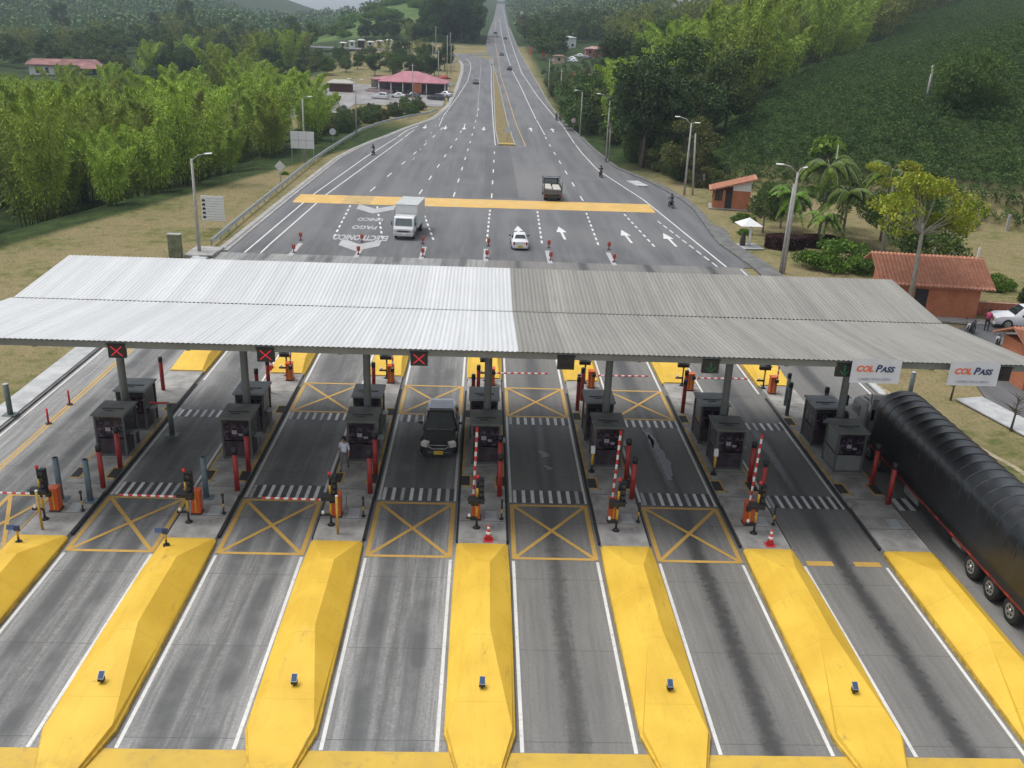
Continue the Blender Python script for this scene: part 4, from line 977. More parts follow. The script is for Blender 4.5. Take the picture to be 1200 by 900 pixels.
SUV = [(-2.28, .80, .95, .98, .62), (-2.2, .88, 1.0, 1.05, .66), (-1.95, .9, 1.02, 1.55, .66), (-1.2, .91, 1.02, 1.66, .69), (-.25, .91, 1.0, 1.69, .70), (.05, .91, .99, 1.62, .68), (1.05, .90, .97, 1.04, .80), (2.0, .86, .88, .92, .74), (2.22, .80, .78, .8, .66), (2.34, .66, .7, .72, .5)]
SUV0 = [(-2.28, .80, .95, .98, .62), (-2.2, .88, 1.0, 1.05, .66), (-1.95, .9, 1.02, 1.68, .60), (-1.2, .91, 1.02, 1.76, .62), (0, .91, 1.0, 1.78, .62), (.45, .91, .98, 1.70, .60), (1.22, .90, .97, 1.02, .7), (2.0, .86, .90, .92, .68), (2.28, .78, .78, .8, .62)]
M_CBLK = mat('black_car_paint', (.022, .026, .032), .12, var=.1, coat=1); M_CWHT = mat('white_car_paint', (.66, .67, .69), .2, var=.04, coat=.6)
M_CGRY = mat('grey_car_paint', (.10, .105, .12), .2, var=.1, coat=.6); M_CREFL = mat('faded_blue_sheet', (.20, .24, .30), .25, var=.1, coat=.5)
car_toll = car('black sport utility car with yellow plate stopped in the lane between booths', (-1.95, 43.6, 0), PI, SUV, mat('dark_grey_car_paint', (.035, .042, .05), .15, var=.1, coat=1), [(-.82, 1.42), (.82, 1.42), (-.82, -1.35), (.82, -1.35)], name='suv_car', r=.38, bottom=.3, glass=M_GLASSL)
b = MB(); b.box((0, -.75, 1.697), (1.2, 1.1, .02)); b.build('roof_reflection', M_CREFL, car_toll, bevel=.008)  # thin panel painting a silvery reflection onto the car roof
b = MB(); b.tube([(-.55, 2.36, .74), (-.3, 2.41, .62), (.3, 2.41, .62), (.55, 2.36, .74)], .03, 6); b.tube([(-.5, 2.38, .8), (.5, 2.38, .8)], .022, 6); b.build('chrome_trim', M_RIM, car_toll)
b = MB(); b.box((0, 1.0, 1.06), (1.35, .04, .03)); b.build('wiper', M_STEEL, car_toll)
person_ = None
SEDAN = [(-1.95, .72, .80, .84, .6), (-1.85, .8, .86, .9, .62), (-1.35, .82, .88, 1.02, .58), (-.95, .82, .88, 1.38, .52), (-.1, .82, .88, 1.46, .54), (.35, .82, .87, 1.38, .52), (.95, .81, .86, .92, .62), (1.65, .78, .76, .78, .6), (1.92, .7, .64, .66, .55)]
c_ = car('small white hatchback with dark rear window driving up the approach', (3.55, 89.8, 0), .02, SEDAN, M_CWHT, [(-.72, 1.2), (.72, 1.2), (-.72, -1.2), (.72, -1.2)], name='hatchback_car', r=.29)
PICK = [(-2.6, .84, .98, 1.0, .80), (-2.5, .9, 1.02, 1.04, .84), (-.95, .91, 1.03, 1.05, .84), (-.85, .91, 1.03, 1.1, .8), (-.62, .91, 1.04, 1.72, .62), (.1, .91, 1.04, 1.8, .64), (.62, .91, 1.03, 1.72, .62), (1.35, .9, 1.02, 1.08, .72), (2.25, .88, .97, .98, .7), (2.62, .8, .8, .84, .64)]
car('white pickup truck parked beside the brick outbuilding', (41.9, 66.8, 0), R(83), PICK, M_CWHT, [(-.8, 1.75), (.8, 1.75), (-.8, -1.6), (.8, -1.6)], 'pickup truck', name='pickup_truck', r=.4, bottom=.35)
for lab, x, y, rz, pm_ in (('distant dark car on the left carriageway below the restaurant', -3.5, 293, PI - .05, M_CBLK), ('distant dark car on the right carriageway, nearest of the three beyond the median', 7.6, 341, .02, M_CBLK),
                          ('distant grey car in the inner lane of the right carriageway', 5.6, 405, .02, M_CGRY), ('distant dark car in the outer lane near the light lorry', 9.0, 528, 0, M_CBLK), ('distant white car far up the trunk road before the trees', 7.5, 800, 0, M_CWHT)):
    car(lab, (x, y, prof(y)), rz, SEDAN, pm_, [(-.72, 1.2), (.72, 1.2), (-.72, -1.2), (.72, -1.2)], name='distant_car', r=.3, group=None)
for i, (x, y, rz, pm_, lab) in enumerate(((-27.5, 248.5, 1.25, M_CWHT, 'white car parked across the front left of the pink roofed restaurant'), (-23.2, 252, 1.4, M_CWHT, 'white car parked before the middle of the restaurant front'), (-19.6, 254, 1.5, M_CGRY, 'grey car parked before the restaurant by the orange awning'),
                                  (-13.2, 250.5, 1.3, M_CBLK, 'black car parked at the right end of the restaurant'), (-11.2, 259.0, 1.0, M_CWHT, 'white car half hidden behind the black car by the roadside'), (-40.0, 240.0, 1.2, M_CGRY, 'dark car parked under the trees left of the restaurant'))):
    car(lab, (x, y, height(x, y)), rz, SUV if i in (0, 3) else SEDAN, pm_, [(-.72, 1.2), (.72, 1.2), (-.72, -1.2), (.72, -1.2)], name='parked_car', r=.33, group='cars parked by the restaurant')
for i, (x, y, rz, pm_, w_) in enumerate(((26.0, 381, .3, M_CWHT, 'pale'), (29.0, 386, .8, M_CBLK, 'dark'), (32.0, 372, 1.0, M_CWHT, 'light'), (35.5, 379, 1.2, M_CWHT, 'white'), (31.5, 361, 1.3, M_CWHT, 'silvery'), (37.0, 366, .6, M_CGRY, 'grey'))):
    o = car('%s car, number %s among those by the roadside stalls' % (w_, ('one from the road', 'two from the road', 'three from the road', 'four from the road', 'five from the road', 'six from the road')[i]), (x, y, height(x, y)), rz, SEDAN, pm_, [(-.72, 1.2), (.72, 1.2), (-.72, -1.2), (.72, -1.2)], name='parked_car', group='cars parked by the right hand stalls')

# box truck (faces the camera)
def box_truck():
    t = thing('box_truck', 'white box truck driving towards the toll lanes', 'truck', (-7.75, 93.2, 0), PI - .09)
    b = MB(); b.bb(-1.12, 1.12, -4.3, .35, .95, 3.15); b.build('cargo_box', mat('white_truck_box', (.62, .64, .62), .45, var=.08, scale=.6), t, bevel=.03)
    b = MB(); b.bb(-1.15, 1.15, -4.34, .39, 3.15, 3.2); b.bb(-1.15, 1.15, -4.33, .38, .9, .97); b.build('box_frame', mat('box_trim', (.45, .47, .46), .4), t)
    pf = [(.5, .55), (2.25, .55), (2.32, 1.1), (2.12, 1.35), (1.85, 2.15), (1.6, 2.25), (.5, 2.25)]
    b = MB(); b.prism(pf, -1.0, 1.0, 0, 'x'); b.build('cab', M_CWHT, t, bevel=.06)
    b = MB(); b.quad((-.86, 2.135, 1.40), (.86, 2.135, 1.40), (.8, 1.905, 2.08), (-.8, 1.905, 2.08)); b.build('windscreen', M_GLASSL, t)
    for s in (-1, 1):
        b = MB(); b.quad((s * 1.004, .75, 1.4), (s * 1.004, 1.85, 1.4), (s * 1.004, 1.65, 2.05), (s * 1.004, .75, 2.05)); b.build('side_window', M_GLASS, t)
        b = MB(); b.box((s * .78, 2.33, .95), (.3, .05, .16)); b.build('headlight', mat('headlamp_lens', (.62, .6, .55), .2), t, bevel=.02)
        b = MB(); b.box((s * 1.2, 2.05, 1.6), (.1, .08, .35)); b.tube([(s * 1.0, 2.0, 1.5), (s * 1.2, 2.05, 1.5)], .015, 5); b.build('wing_mirror', M_BLACK, t)
    b = MB(); b.bb(-1.0, 1.0, 2.3, 2.42, .42, .72); b.build('bumper', mat('truck_bumper', (.5, .5, .5), .5), t, bevel=.03)
    b = MB(); b.bb(-.6, .6, 2.31, 2.35, .82, .95); b.build('grille', M_BLACK, t); b = MB(); b.bb(-.25, .25, 2.42, 2.435, .5, .66); b.build('number_plate', mat('plate_white', (.6, .6, .5), .5), t)
    b = MB(); b.bb(-.4, .4, -4.2, 2.2, .5, .9); b.build('chassis', M_BLACK, t)
    for x, y in ((-.88, 1.45), (.88, 1.45), (-.88, -2.7), (.88, -2.7)): wheel(t, x, y, .42, .26 if y > 0 else .4, 1 if x > 0 else -1)
box_truck()
def stake_truck():
    t = thing('cargo_truck', 'small dark lorry with pale load crossing the yellow speed hump', 'truck', (8.55, 118.6, 0), .0)
    b = MB(); b.bb(-1.15, 1.15, -2.9, 1.6, .85, 1.0, 0)
    for s in (-1, 1):
        for z in (1.15, 1.4, 1.65): b.bb(s * 1.13 - .03, s * 1.13 + .03, -2.9, 1.6, z, z + .16, 0)
        for y in (-2.8, -1.4, 0, 1.5): b.bb(s * 1.1 - .05, s * 1.1 + .05, y, y + .08, 1.0, 2.5 if y > 1 or y < -2 else 1.85, 0)
    b.bb(-1.13, 1.13, -2.95, -2.88, 1.0, 1.45, 0); b.bb(-1.15, 1.15, 1.5, 1.58, 2.42, 2.5, 0)
    b.build('cargo_bed', M_CGRY, t)
    b = MB(); b.bb(-1.02, -.08, -2.6, 1.2, 1.0, 1.6); b.bb(.08, 1.02, -2.7, 1.1, 1.0, 1.55); b.build('load', mat('pale_sacks', (.5, .47, .42), .8, var=.3, scale=3), t, bevel=.12)
    b = MB(); b.prism([(1.7, .55), (3.5, .55), (3.5, 1.3), (3.2, 2.25), (1.7, 2.3)], -1.0, 1.0, 0, 'x'); b.build('cab', M_CBLK, t, bevel=.05)
    b = MB(); b.bb(-.75, .75, 1.68, 1.695, 1.45, 2.1); b.build('rear_window', M_GLASSL, t); b = MB(); b.bb(-.85, .85, 3.3, 3.52, 1.4, 2.0); b.build('windscreen', M_GLASS, t)
    b = MB(); b.bb(-.4, .4, -2.8, 3.3, .5, .85); b.bb(-1.1, 1.1, -3.0, -2.9, .5, .75); b.build('chassis', M_BLACK, t)
    for s in (-1, 1): b = MB(); b.box((s * .9, -3.01, .64), (.25, .04, .12)); b.build('tail_light', mat('tail_lamp_lens', (.35, .02, .02), .2), t)
    for x, y in ((-.9, 2.6), (.9, 2.6), (-.85, -1.6), (.85, -1.6)): wheel(t, x, y, .42, .28 if y > 0 else .42, 1 if x > 0 else -1)
stake_truck()
t = thing('light_lorry', 'distant pale lorry coming down the trunk road', 'truck', (3.9, 556, prof(556)), PI)
MB().bb(-1.2, 1.2, -4, .8, 1.0, 3.3).build('cargo_box', M_CWHT, t); MB().bb(-1.1, 1.1, 1.0, 2.8, .6, 2.5).build('cab', M_CWHT, t, bevel=.08); MB().bb(-.9, .9, 2.79, 2.82, 1.5, 2.3).build('windscreen', M_GLASS, t)
for x, y in ((-.9, 1.9), (.9, 1.9), (-.9, -2.6), (.9, -2.6)): wheel(t, x, y, .45, .3, 1 if x > 0 else -1)

# articulated lorry with black tarpaulin, heading away, at the right
def lorry():
    X0, W = 21.15, 1.25
    t = thing('tarpaulin_lorry', 'long articulated lorry under a shiny black ribbed tarpaulin in the right lane', 'lorry', (X0, 27.5, 0))
    m, nt, b_ = newmat('black_tarpaulin'); tc = nd(nt, 'ShaderNodeTexCoord').outputs['Object']
    c = mixc(nt, ramp(nt, noise(nt, tc, 1.2, 5), .3, .7), (.008, .010, .013), (.018, .022, .027)); nt.links.new(c, b_.inputs['Base Color']); b_.inputs['Roughness'].default_value = .36; b_.inputs['Specular IOR Level'].default_value = .95
    bp = nd(nt, 'ShaderNodeBump'); bp.inputs['Strength'].default_value = .25; bp.inputs['Distance'].default_value = .03; nt.links.new(noise(nt, tc, 3.5, 5, .6), bp.inputs['Height']); nt.links.new(bp.outputs[0], b_.inputs['Normal'])
    L = 14.9; n = 150; rings = []; A = 15
    prof_ = [(-W, 1.02), (-W, 1.5), (-W, 2.0), (-W, 2.5)] + [(-W * math.cos(PI * i / A), 2.95 + 1.0 * math.sin(PI * i / A)) for i in range(A + 1)] + [(W, 2.5), (W, 2.0), (W, 1.5), (W, 1.02)]
    for j in range(n + 1):
        y = L * j / n; ph = (y / .74) % 1.0; rib = -.032 * math.sin(PI * ph) ** .8
        sc = 1.0
        if j == 0 or j == n: sc = .86
        elif j == 1 or j == n - 1: sc = .97
        ring = []
        for (px, pz) in prof_:
            k_ = smooth(2.4, 3.2, pz)
            d = rib * (.06 + .94 * k_)
            ring.append(((px + (d * (1 if px < 0 else -1) if abs(px) > .5 else 0)) * (sc if k_ > 0 else max(sc, .97)), y, 1.02 + (pz + d * k_ - 1.02) * sc))
        rings.append(ring)
    b = MB(); b.loft(rings, 0, True); b.build('tarpaulin', m, t)
    b = MB()
    for j in range(1, 20):
        y = j * .74; b.tube([(px * 1.004, y, pz + .004) for px, pz in prof_[3:-3]], .014, 5, 0)
    b.build('tarpaulin_rope', mat('tarp_seam', (.05, .055, .06), .4), t)
    b = MB(); b.bb(-W, -W + .06, 0, L, .9, 1.04, 0); b.bb(W - .06, W, 0, L, .9, 1.04, 0); b.bb(-W, W, -.06, 0, .85, 1.05, 0); b.bb(-W, W, -.1, -.02, .45, .62, 0)
    for j in range(10): b.bb(-W - .012, -W, 1.2 + j * 1.45, 1.55 + j * 1.45, .93, 1.0, 1)
    b.build('side_rail', [mat('dark_red_rail', (.20, .025, .02), .5, var=.3, grime=((.04, .03, .03), 4, .6)), mat('bright_red_reflector', (.4, .05, .03), .4)], t)
    b = MB(); b.bb(-.5, .5, .2, L - .3, .6, .9); b.bb(-.15, .15, 9.2, 9.5, .1, .6); b.bb(-W + .1, -W + .2, 6.0, 9.0, .45, .85); b.bb(W - .2, W - .1, 6.0, 9.0, .45, .85); b.build('trailer_chassis', M_BLACK, t)
    b = MB(); b.bb(-W + .12, -W + .72, 9.3, 10.6, .42, .85); b.build('tool_box', M_STEEL, t, bevel=.03); MB().tube([(-W + .4, 5.2, .68), (-W + .4, 6.6, .68)], .22, 14).build('water_drum', M_STEEL, t)
    for y in (1.0, 2.5, 4.0):
        for s in (-1, 1):
            wheel(t, s * (W - .2), y, .5, .34, s, mat('bright_alloy', (.62, .62, .6), .25, metal=.8))
            b = MB(); b.bb(s * (W - .42) - .2, s * (W - .42) + .22, y - .62, y + .62, .98, 1.01, 0); b.build('mudguard', M_BLACK, t)
    for s in (-1, 1):
        b = MB(); b.bb(s * 1.0 - .17, s * 1.0 + .17, -.13, -.1, .48, .6); b.build('tail_light', M_REDS, t)
    # tractor
    b = MB(); b.bb(-.45, .45, 12.6, 20.6, .55, .85); b.build('tractor_chassis', M_BLACK, t)
    M_CAB = mat('silver_cab_paint', (.40, .42, .44), .3, metal=.2, var=.1)
    b = MB(); b.prism([(16.1, .7), (18.1, .7), (18.2, 1.55), (17.75, 2.35), (17.3, 2.62), (16.1, 2.75)], -1.08, 1.08, 0, 'x'); b.build('cab', M_CAB, t, bevel=.08)
    b = MB(); b.prism([(18.15, .75), (19.9, .75), (20.0, 1.35), (18.2, 1.6)], -.75, .75, 0, 'x'); b.build('bonnet', M_CAB, t, bevel=.08)
    b = MB(); b.prism([(16.15, 2.78), (17.2, 2.66), (16.4, 3.05), (16.15, 3.1)], -.95, .95, 0, 'x'); b.build('roof_fairing', M_WHT, t, bevel=.05)
    b = MB()
    for xx in (-.7, -.35, 0, .35, .7): b.box((xx, 17.2, 2.7), (.12, .1, .08))
    b.build('marker_lamp', mat('amber_lamp', (.6, .25, .05), .3), t)
    b = MB(); b.quad((-.95, 18.215, 1.62), (.95, 18.215, 1.62), (.88, 17.8, 2.33), (-.88, 17.8, 2.33)); b.build('windscreen', M_GLASS, t)
    b = MB(); b.bb(-.8, .8, 16.07, 16.09, 1.7, 2.3); b.build('rear_window', M_GLASS, t)
    for s in (-1, 1):
        b = MB(); b.bb(s * 1.083, s * 1.09, 16.8, 17.8, 1.6, 2.2); b.build('side_window', M_GLASS, t)
        b = MB(); b.tube([(s * 1.0, 15.9, .9), (s * 1.0, 15.9, 3.25)], .08, 10); b.build('exhaust_stack', M_RIM, t)
        b = MB(); b.tube([(s * 1.02, 16.5, .72), (s * 1.02, 17.6, .72)], .27, 14); b.build('fuel_tank', M_RIM, t)
        b = MB(); b.bb(s * 1.22 - .08, s * 1.22 + .08, 18.3, 18.4, 1.6, 2.2); b.tube([(s * 1.05, 18.2, 2.1), (s * 1.22, 18.35, 2.1)], .02, 5); b.build('wing_mirror', M_BLACK, t)
        for y in (13.6, 14.95, 19.0): wheel(t, s * .98, y, .5, .34, s, mat('bright_alloy', (.62, .62, .6), .25, metal=.8))
lorry()

# motorcycles
def motorbike(label, loc, rz, group, col=(.02, .02, .025)):
    t = thing('motorcycle', label, 'motorcycle', loc, rz, group)
    for y in (-.62, .66):
        b = MB()
        pts = [(0, y + .29 * math.cos(a), .3 + .29 * math.sin(a)) for a in [2 * PI * i / 18 for i in range(19)]]
        b.tube(pts, .05, 8, 0, cap=False); wv = b.build('wheel', M_TYRE, t)
        b = MB(); b.tube([(-.05, y, .3), (.05, y, .3)], .06, 8)
        for i in range(6): a = i * PI / 3; b.tube([(0, y, .3), (0, y + .25 * math.cos(a), .3 + .25 * math.sin(a))], .012, 4)
        b.build('rim', M_RIM, wv)
    b = MB(); b.box((0, 0, .42), (.28, .5, .34)); b.tube([(0, -.6, .32), (0, 0, .35), (0, .35, .85)], .035, 6); b.tube([(.12, 0, .3), (.14, -.75, .36)], .045, 8); b.build('engine_frame', M_BLKM, t, bevel=.03)
    b = MB(); b.loft([[(-.05, -.05, .8), (.05, -.05, .8), (.05, -.05, .65), (-.05, -.05, .65)], [(-.15, .1, .92), (.15, .1, .92), (.12, .1, .66), (-.12, .1, .66)], [(-.13, .3, .95), (.13, .3, .95), (.1, .3, .7), (-.1, .3, .7)], [(-.04, .45, .88), (.04, .45, .88), (.04, .45, .74), (-.04, .45, .74)]], 0, True); b.build('fuel_tank', mat('bike_paint_%d' % int(col[0] * 99), col, .25, coat=.5), t)
    b = MB(); b.loft([[(-.09, -.75, .9), (.09, -.75, .9), (.08, -.75, .8), (-.08, -.75, .8)], [(-.14, -.4, .84), (.14, -.4, .84), (.12, -.4, .72), (-.12, -.4, .72)], [(-.09, .0, .83), (.09, .0, .83), (.08, 0, .74), (-.08, 0, .74)]]); b.build('seat', M_BLACK, t, bevel=.02)
    b = MB(); b.tube([(-.36, .35, 1.02), (-.14, .42, 1.0), (.14, .42, 1.0), (.36, .35, 1.02)], .018, 6); b.build('handlebar', M_BLKM, t)
    b = MB(); b.tube([(-.09, .42, .98), (-.09, .66, .3)], .025, 6); b.tube([(.09, .42, .98), (.09, .66, .3)], .025, 6); b.build('front_fork', M_RIM, t)
    b = MB(); b.tube([(0, .45, .88), (0, .56, .87)], [.09, .08], 10); b.build('headlight', mat('headlamp_lens', (.62, .6, .55), .2), t); b = MB(); b.box((0, -.8, .78), (.12, .06, .08)); b.build('tail_light', M_REDS, t)
    for s in (-1, 1): b = MB(); b.tube([(s * .25, .36, 1.02), (s * .3, .33, 1.2)], .01, 5); b.box((s * .3, .33, 1.24), (.12, .02, .08)); b.build('mirror', M_BLACK, t)
    return t
riders = [(-18.3, 154.2, PI - .12, 'on the left shoulder of the approach', (.03, .03, .035)), (17.1, 137.8, .12, 'on the right edge line beyond the hump', (.02, .02, .022)), (23.2, 114.2, .2, 'on the right shoulder beside the hump', (.02, .03, .035))]
for x, y, rz, w_, sc_ in riders:
    motorbike('black motorcycle ridden ' + w_, (x, y, 0), rz, 'ridden motorcycles')
    person('helmeted motorcyclist in dark clothes ' + w_, (x, y, 0), rz, 'ride', sc_, (.03, .035, .05), helmet=(.03, .03, .035), group='motorcyclists')
# the quad-like wide dark vehicle far on the right edge line
motorbike('dark motorcycle with a trailer-wide load far on the right edge line', (16.1, 219.5, prof(219.5)), .1, 'ridden motorcycles'); person('rider in dark jacket far on the right edge line', (16.1, 219.5, prof(219.5)), .1, 'ride', (.02, .02, .02), (.02, .02, .02), helmet=(.05, .05, .05), group='motorcyclists')
motorbike('second dark motorcycle close beside the far one on the right edge line', (17.0, 220.5, prof(220)), .1, 'ridden motorcycles'); person('second rider abreast on the far right edge line', (17.0, 220.5, prof(220)), .1, 'ride', (.03, .03, .04), (.03, .03, .03), helmet=(.2, .2, .2), group='motorcyclists')
for i, (x, y, rz) in enumerate(((36.4, 64.6, 2.3), (36.9, 61.6, 2.5), (37.5, 60.0, 2.4))):
    motorbike('parked dark motorcycle in the small car park, %s from the brick outbuilding' % ('first', 'second', 'third')[i], (x, y, 0), rz, 'motorcycles parked on the right')
person('person in pink vest bending beside the white pickup', (38.15, 65.6, 0), -.9, 'stand', (.3, .05, .12), (.03, .03, .05), vest=(.62, .06, .18))
person('person in dark clothes standing at the roadside near the restaurant', (-9.9, 246.5, prof(246)), 2.5, 'stand', (.03, .03, .04), (.05, .06, .1))
# ================================================================ buildings, poles, signs
def tile_mat():
    m, nt, b = newmat('clay_roof_tile'); tc = nd(nt, 'ShaderNodeTexCoord').outputs['Object']
    c = mixc(nt, ramp(nt, noise(nt, tc, 2.2, 5, .7), .3, .7), (.38, .15, .09), (.50, .24, .155)); c = mixc(nt, ramp(nt, noise(nt, tc, 7, 4, .8), .55, .75, 0, .7), c, (.20, .075, .05))
    nt.links.new(c, b.inputs['Base Color']); b.inputs['Roughness'].default_value = .85; return m
M_TILE = tile_mat()
def brick_mat():
    m, nt, b = newmat('orange_brick'); tc = nd(nt, 'ShaderNodeTexCoord').outputs['Object']
    br_ = nd(nt, 'ShaderNodeTexBrick'); mp = nd(nt, 'ShaderNodeMapping'); nt.links.new(tc, mp.inputs[0]); mp.inputs['Rotation'].default_value = (R(90), 0, R(0)); nt.links.new(mp.outputs[0], br_.inputs[0])
    br_.inputs['Color1'].default_value = (.42, .135, .06, 1); br_.inputs['Color2'].default_value = (.50, .18, .085, 1); br_.inputs['Mortar'].default_value = (.34, .18, .12, 1); br_.inputs['Scale'].default_value = 3.2; br_.inputs['Mortar Size'].default_value = .015
    c = mixc(nt, ramp(nt, noise(nt, tc, 1, 4), .4, .7, 0, .4), br_.outputs[0], (.30, .10, .05)); nt.links.new(c, b.inputs['Base Color']); b.inputs['Roughness'].default_value = .9; return m
M_BRICK = brick_mat()
def tiled_slope(A, B, Cc, D, pitch=.24, amp=.045, thick=.1):
    """roof slope with rows of half-round tiles; A,B = eave ends, D,C = ridge ends (corner order A B C D)"""
    A, B, Cc, D = map(Vector, (A, B, Cc, D)); n = max(4, int((B - A).length / pitch * 6)); m = max(2, int((D - A).length / .38)); N = (B - A).cross(D - A).normalized()
    if N.z < 0: N = -N
    b = MB(); vs = []
    for j in range(m):
        for e in (0, 1):
            tt = (j + e) / m
            for i in range(n + 1):
                s = i / n; p = A.lerp(B, s).lerp(D.lerp(Cc, s), tt); u = s * (B - A).length / pitch
                vs.append(p + N * (amp * math.sin(2 * PI * u) + (.035 if e == 0 else .0)))
    q = n + 1
    b.add(vs, [(r * q + i, r * q + i + 1, (r + 1) * q + i + 1, (r + 1) * q + i) for r in range(2 * m - 1) for i in range(n)], 0, True)
    b.add([A, B, Cc, D, A - N * thick, B - N * thick, Cc - N * thick, D - N * thick], [(4, 5, 6, 7), (0, 1, 5, 4), (1, 2, 6, 5), (2, 3, 7, 6), (3, 0, 4, 7)], 0)
    return b
# guard hut (left face looks at the road, mono-pitch roof rising to the right)
t = thing('guard_hut', 'small brick hut with single slope clay tile roof and white gable by the approach', 'hut', (31.0, 116.0, 0), R(-12))
H = 2.3; w2, d2 = 2.25, 1.6
b = MB(); b.bb(.1, w2, -d2, -d2 + .15, 0, H); b.bb(w2 - .15, w2, -d2 + .15, d2, 0, H); b.bb(-w2, w2 - .15, d2 - .15, d2, 0, H); b.bb(-w2, -w2 + .15, -d2, d2 - .15, 0, .95); b.bb(-w2 + .15, -1.1, -d2, -d2 + .15, 0, .95); b.bb(-w2, -w2 + .22, -d2, -d2 + .22, .95, H); b.bb(-1.1, -.75, -d2, -d2 + .25, 0, H); b.build('wall', M_BRICK, t)
b = MB(); b.prism([(.1, H), (w2, H), (w2, H + 1.35), (.1, H + .62)], -d2, -d2 + .14, 0, 'y'); b.build('gable', M_WHT, t); b = MB(); b.prism([(.1, H), (w2, H), (w2, H + 1.35), (.1, H + .62)], d2 - .14, d2, 0, 'y'); b.build('gable', M_WHT, t)
b = MB(); b.bb(-w2 + .05, -w2 + .09, -d2 + .2, d2 - .2, .95, 2.15); b.bb(-w2 + .2, -1.1, -d2 + .05, -d2 + .09, .95, 2.15); f = b.build('window', M_GLASS, t)
b = MB()
for yy in (-1.3, -.4, .5, 1.35): b.bb(-w2, -w2 + .05, yy - .03, yy + .03, .95, 2.15)
b.build('window_bars', M_BLKM, f)
b = MB(); b.bb(-.75, .1, -d2 + .1, -d2 + .14, 0, 2.1); b.build('door', M_DARK, t)
b = MB(); b.bb(-w2 - .4, w2 + .3, -d2 - .5, d2 + .3, 0, .06); b.build('floor_slab', M_CONC, t)
tiled_slope((-w2 - .55, d2 + .55, H - .05), (-w2 - .55, -d2 - .65, H - .05), (w2 + .6, -d2 - .65, H + 1.62), (w2 + .6, d2 + .55, H + 1.62)).build('roof', M_TILE, t)
# outbuilding with ridge roof
t = thing('brick_outbuilding', 'long brick outbuilding with clay tile roof and dark door behind the canopy', 'outbuilding', (35.3, 70.6, 0), R(-7.5))
b = MB(); b.bb(-3.6, -1.2, -1.7, -1.55, 0, 2.6); b.bb(-.2, 3.7, -1.7, -1.55, 0, 2.6); b.bb(-1.2, -.2, -1.7, -1.55, 2.25, 2.6); b.prism([(-1.55, 0), (1.7, 0), (1.7, 3.9), (1.4, 4.15), (-1.55, 2.8)], 3.55, 3.7, 0, 'x'); b.prism([(-1.55, 0), (1.7, 0), (1.7, 3.9), (1.4, 4.15), (-1.55, 2.8)], -3.6, -3.45, 0, 'x'); b.bb(-3.45, 3.55, 1.55, 1.7, 0, 3.4); b.build('wall', M_BRICK, t)
b = MB(); b.bb(-1.2, -.2, -1.62, -1.58, 0, 2.25); b.build('door', M_DARK, t)
tiled_slope((-4.2, -2.35, 2.62), (4.5, -2.35, 2.62), (4.5, 1.4, 4.35), (-4.2, 1.4, 4.35), .3).build('front_roof_slope', M_TILE, t)
tiled_slope((4.5, 3.2, 3.4), (-4.2, 3.2, 3.4), (-4.2, 1.42, 4.33), (4.5, 1.42, 4.33), .3).build('rear_roof_slope', M_TILE, t)
b = MB(); b.bb(3.75, 3.95, -1.0, -.8, 0, 2.7); b.bb(4.0, 4.14, 1.3, 1.44, 3.6, 5.1); b.build('post', M_WHT, t)
b = MB(); b.bb(-4.6, 6, -3.0, -1.72, 0, .12); b.build('apron', M_CONC, t)
t = thing('low_wall', 'low terracotta wall running right from the brick outbuilding', 'wall', (41.6, 69.9, 0), R(-6)); b = MB(); b.bb(-2.3, 6, -.08, .08, 0, 1.0); b.build('wall_face', mat('terracotta_wall', (.36, .13, .08), .9, var=.25), t); MB().bb(-2.32, 6.02, -.1, .1, 1.003, 1.06).build('coping', mat('pink_coping', (.46, .25, .2), .9), t)
# building just entering the picture at the right edge
t = thing('brick_kiosk', 'orange walled kiosk with tile roof cut by the right edge of the picture', 'kiosk', (36.6, 54.6, 0))
b = MB(); b.bb(-2.6, 3, -1.6, 1.6, 0, 2.7); b.build('wall', M_BRICK, t); b = MB(); b.bb(-.4, .5, -1.62, -1.603, 0, 2.1); b.build('door', M_DARK, t)
tiled_slope((-3.1, -2.2, 2.75), (3.4, -2.2, 2.75), (3.4, 0, 3.7), (-3.1, 0, 3.7)).build('front_roof_slope', M_TILE, t); tiled_slope((3.4, 2.2, 2.75), (-3.1, 2.2, 2.75), (-3.1, .02, 3.68), (3.4, .02, 3.68)).build('rear_roof_slope', M_TILE, t)
# little shrine with white canopy
t = thing('shrine', 'small white canopied shrine on a concrete pad by the footpath', 'shrine', (26.9, 93.1, 0), R(8))
b = MB(); b.bb(-1.7, 1.5, -1.6, .9, 0, .08); b.build('pad', M_CONCL, t); b = MB(); b.tube([(.35, -.3, .05), (.35, -.3, 2.2)], .13, 10); b.build('post', M_WHT, t)
b = MB(); top = (.2, 0, 2.95); cs = [(-1.0, -1.0, 2.25), (1.35, -1.0, 2.2), (1.35, .95, 2.25), (-1.0, .95, 2.3)]; b.add([top] + cs, [(0, 1, 2), (0, 2, 3), (0, 3, 4), (0, 4, 1), (4, 3, 2, 1)]); b.build('canopy_roof', M_WHT, t)
b = MB(); b.tube([(-.25, 0, 0), (-.25, 0, .9), (-.25, 0, 1.15), (-.25, 0, 1.35), (-.25, 0, 1.5)], [.3, .26, .2, .12, .02], 10); b.build('statue', mat('dark_bronze', (.05, .045, .04), .6), t)
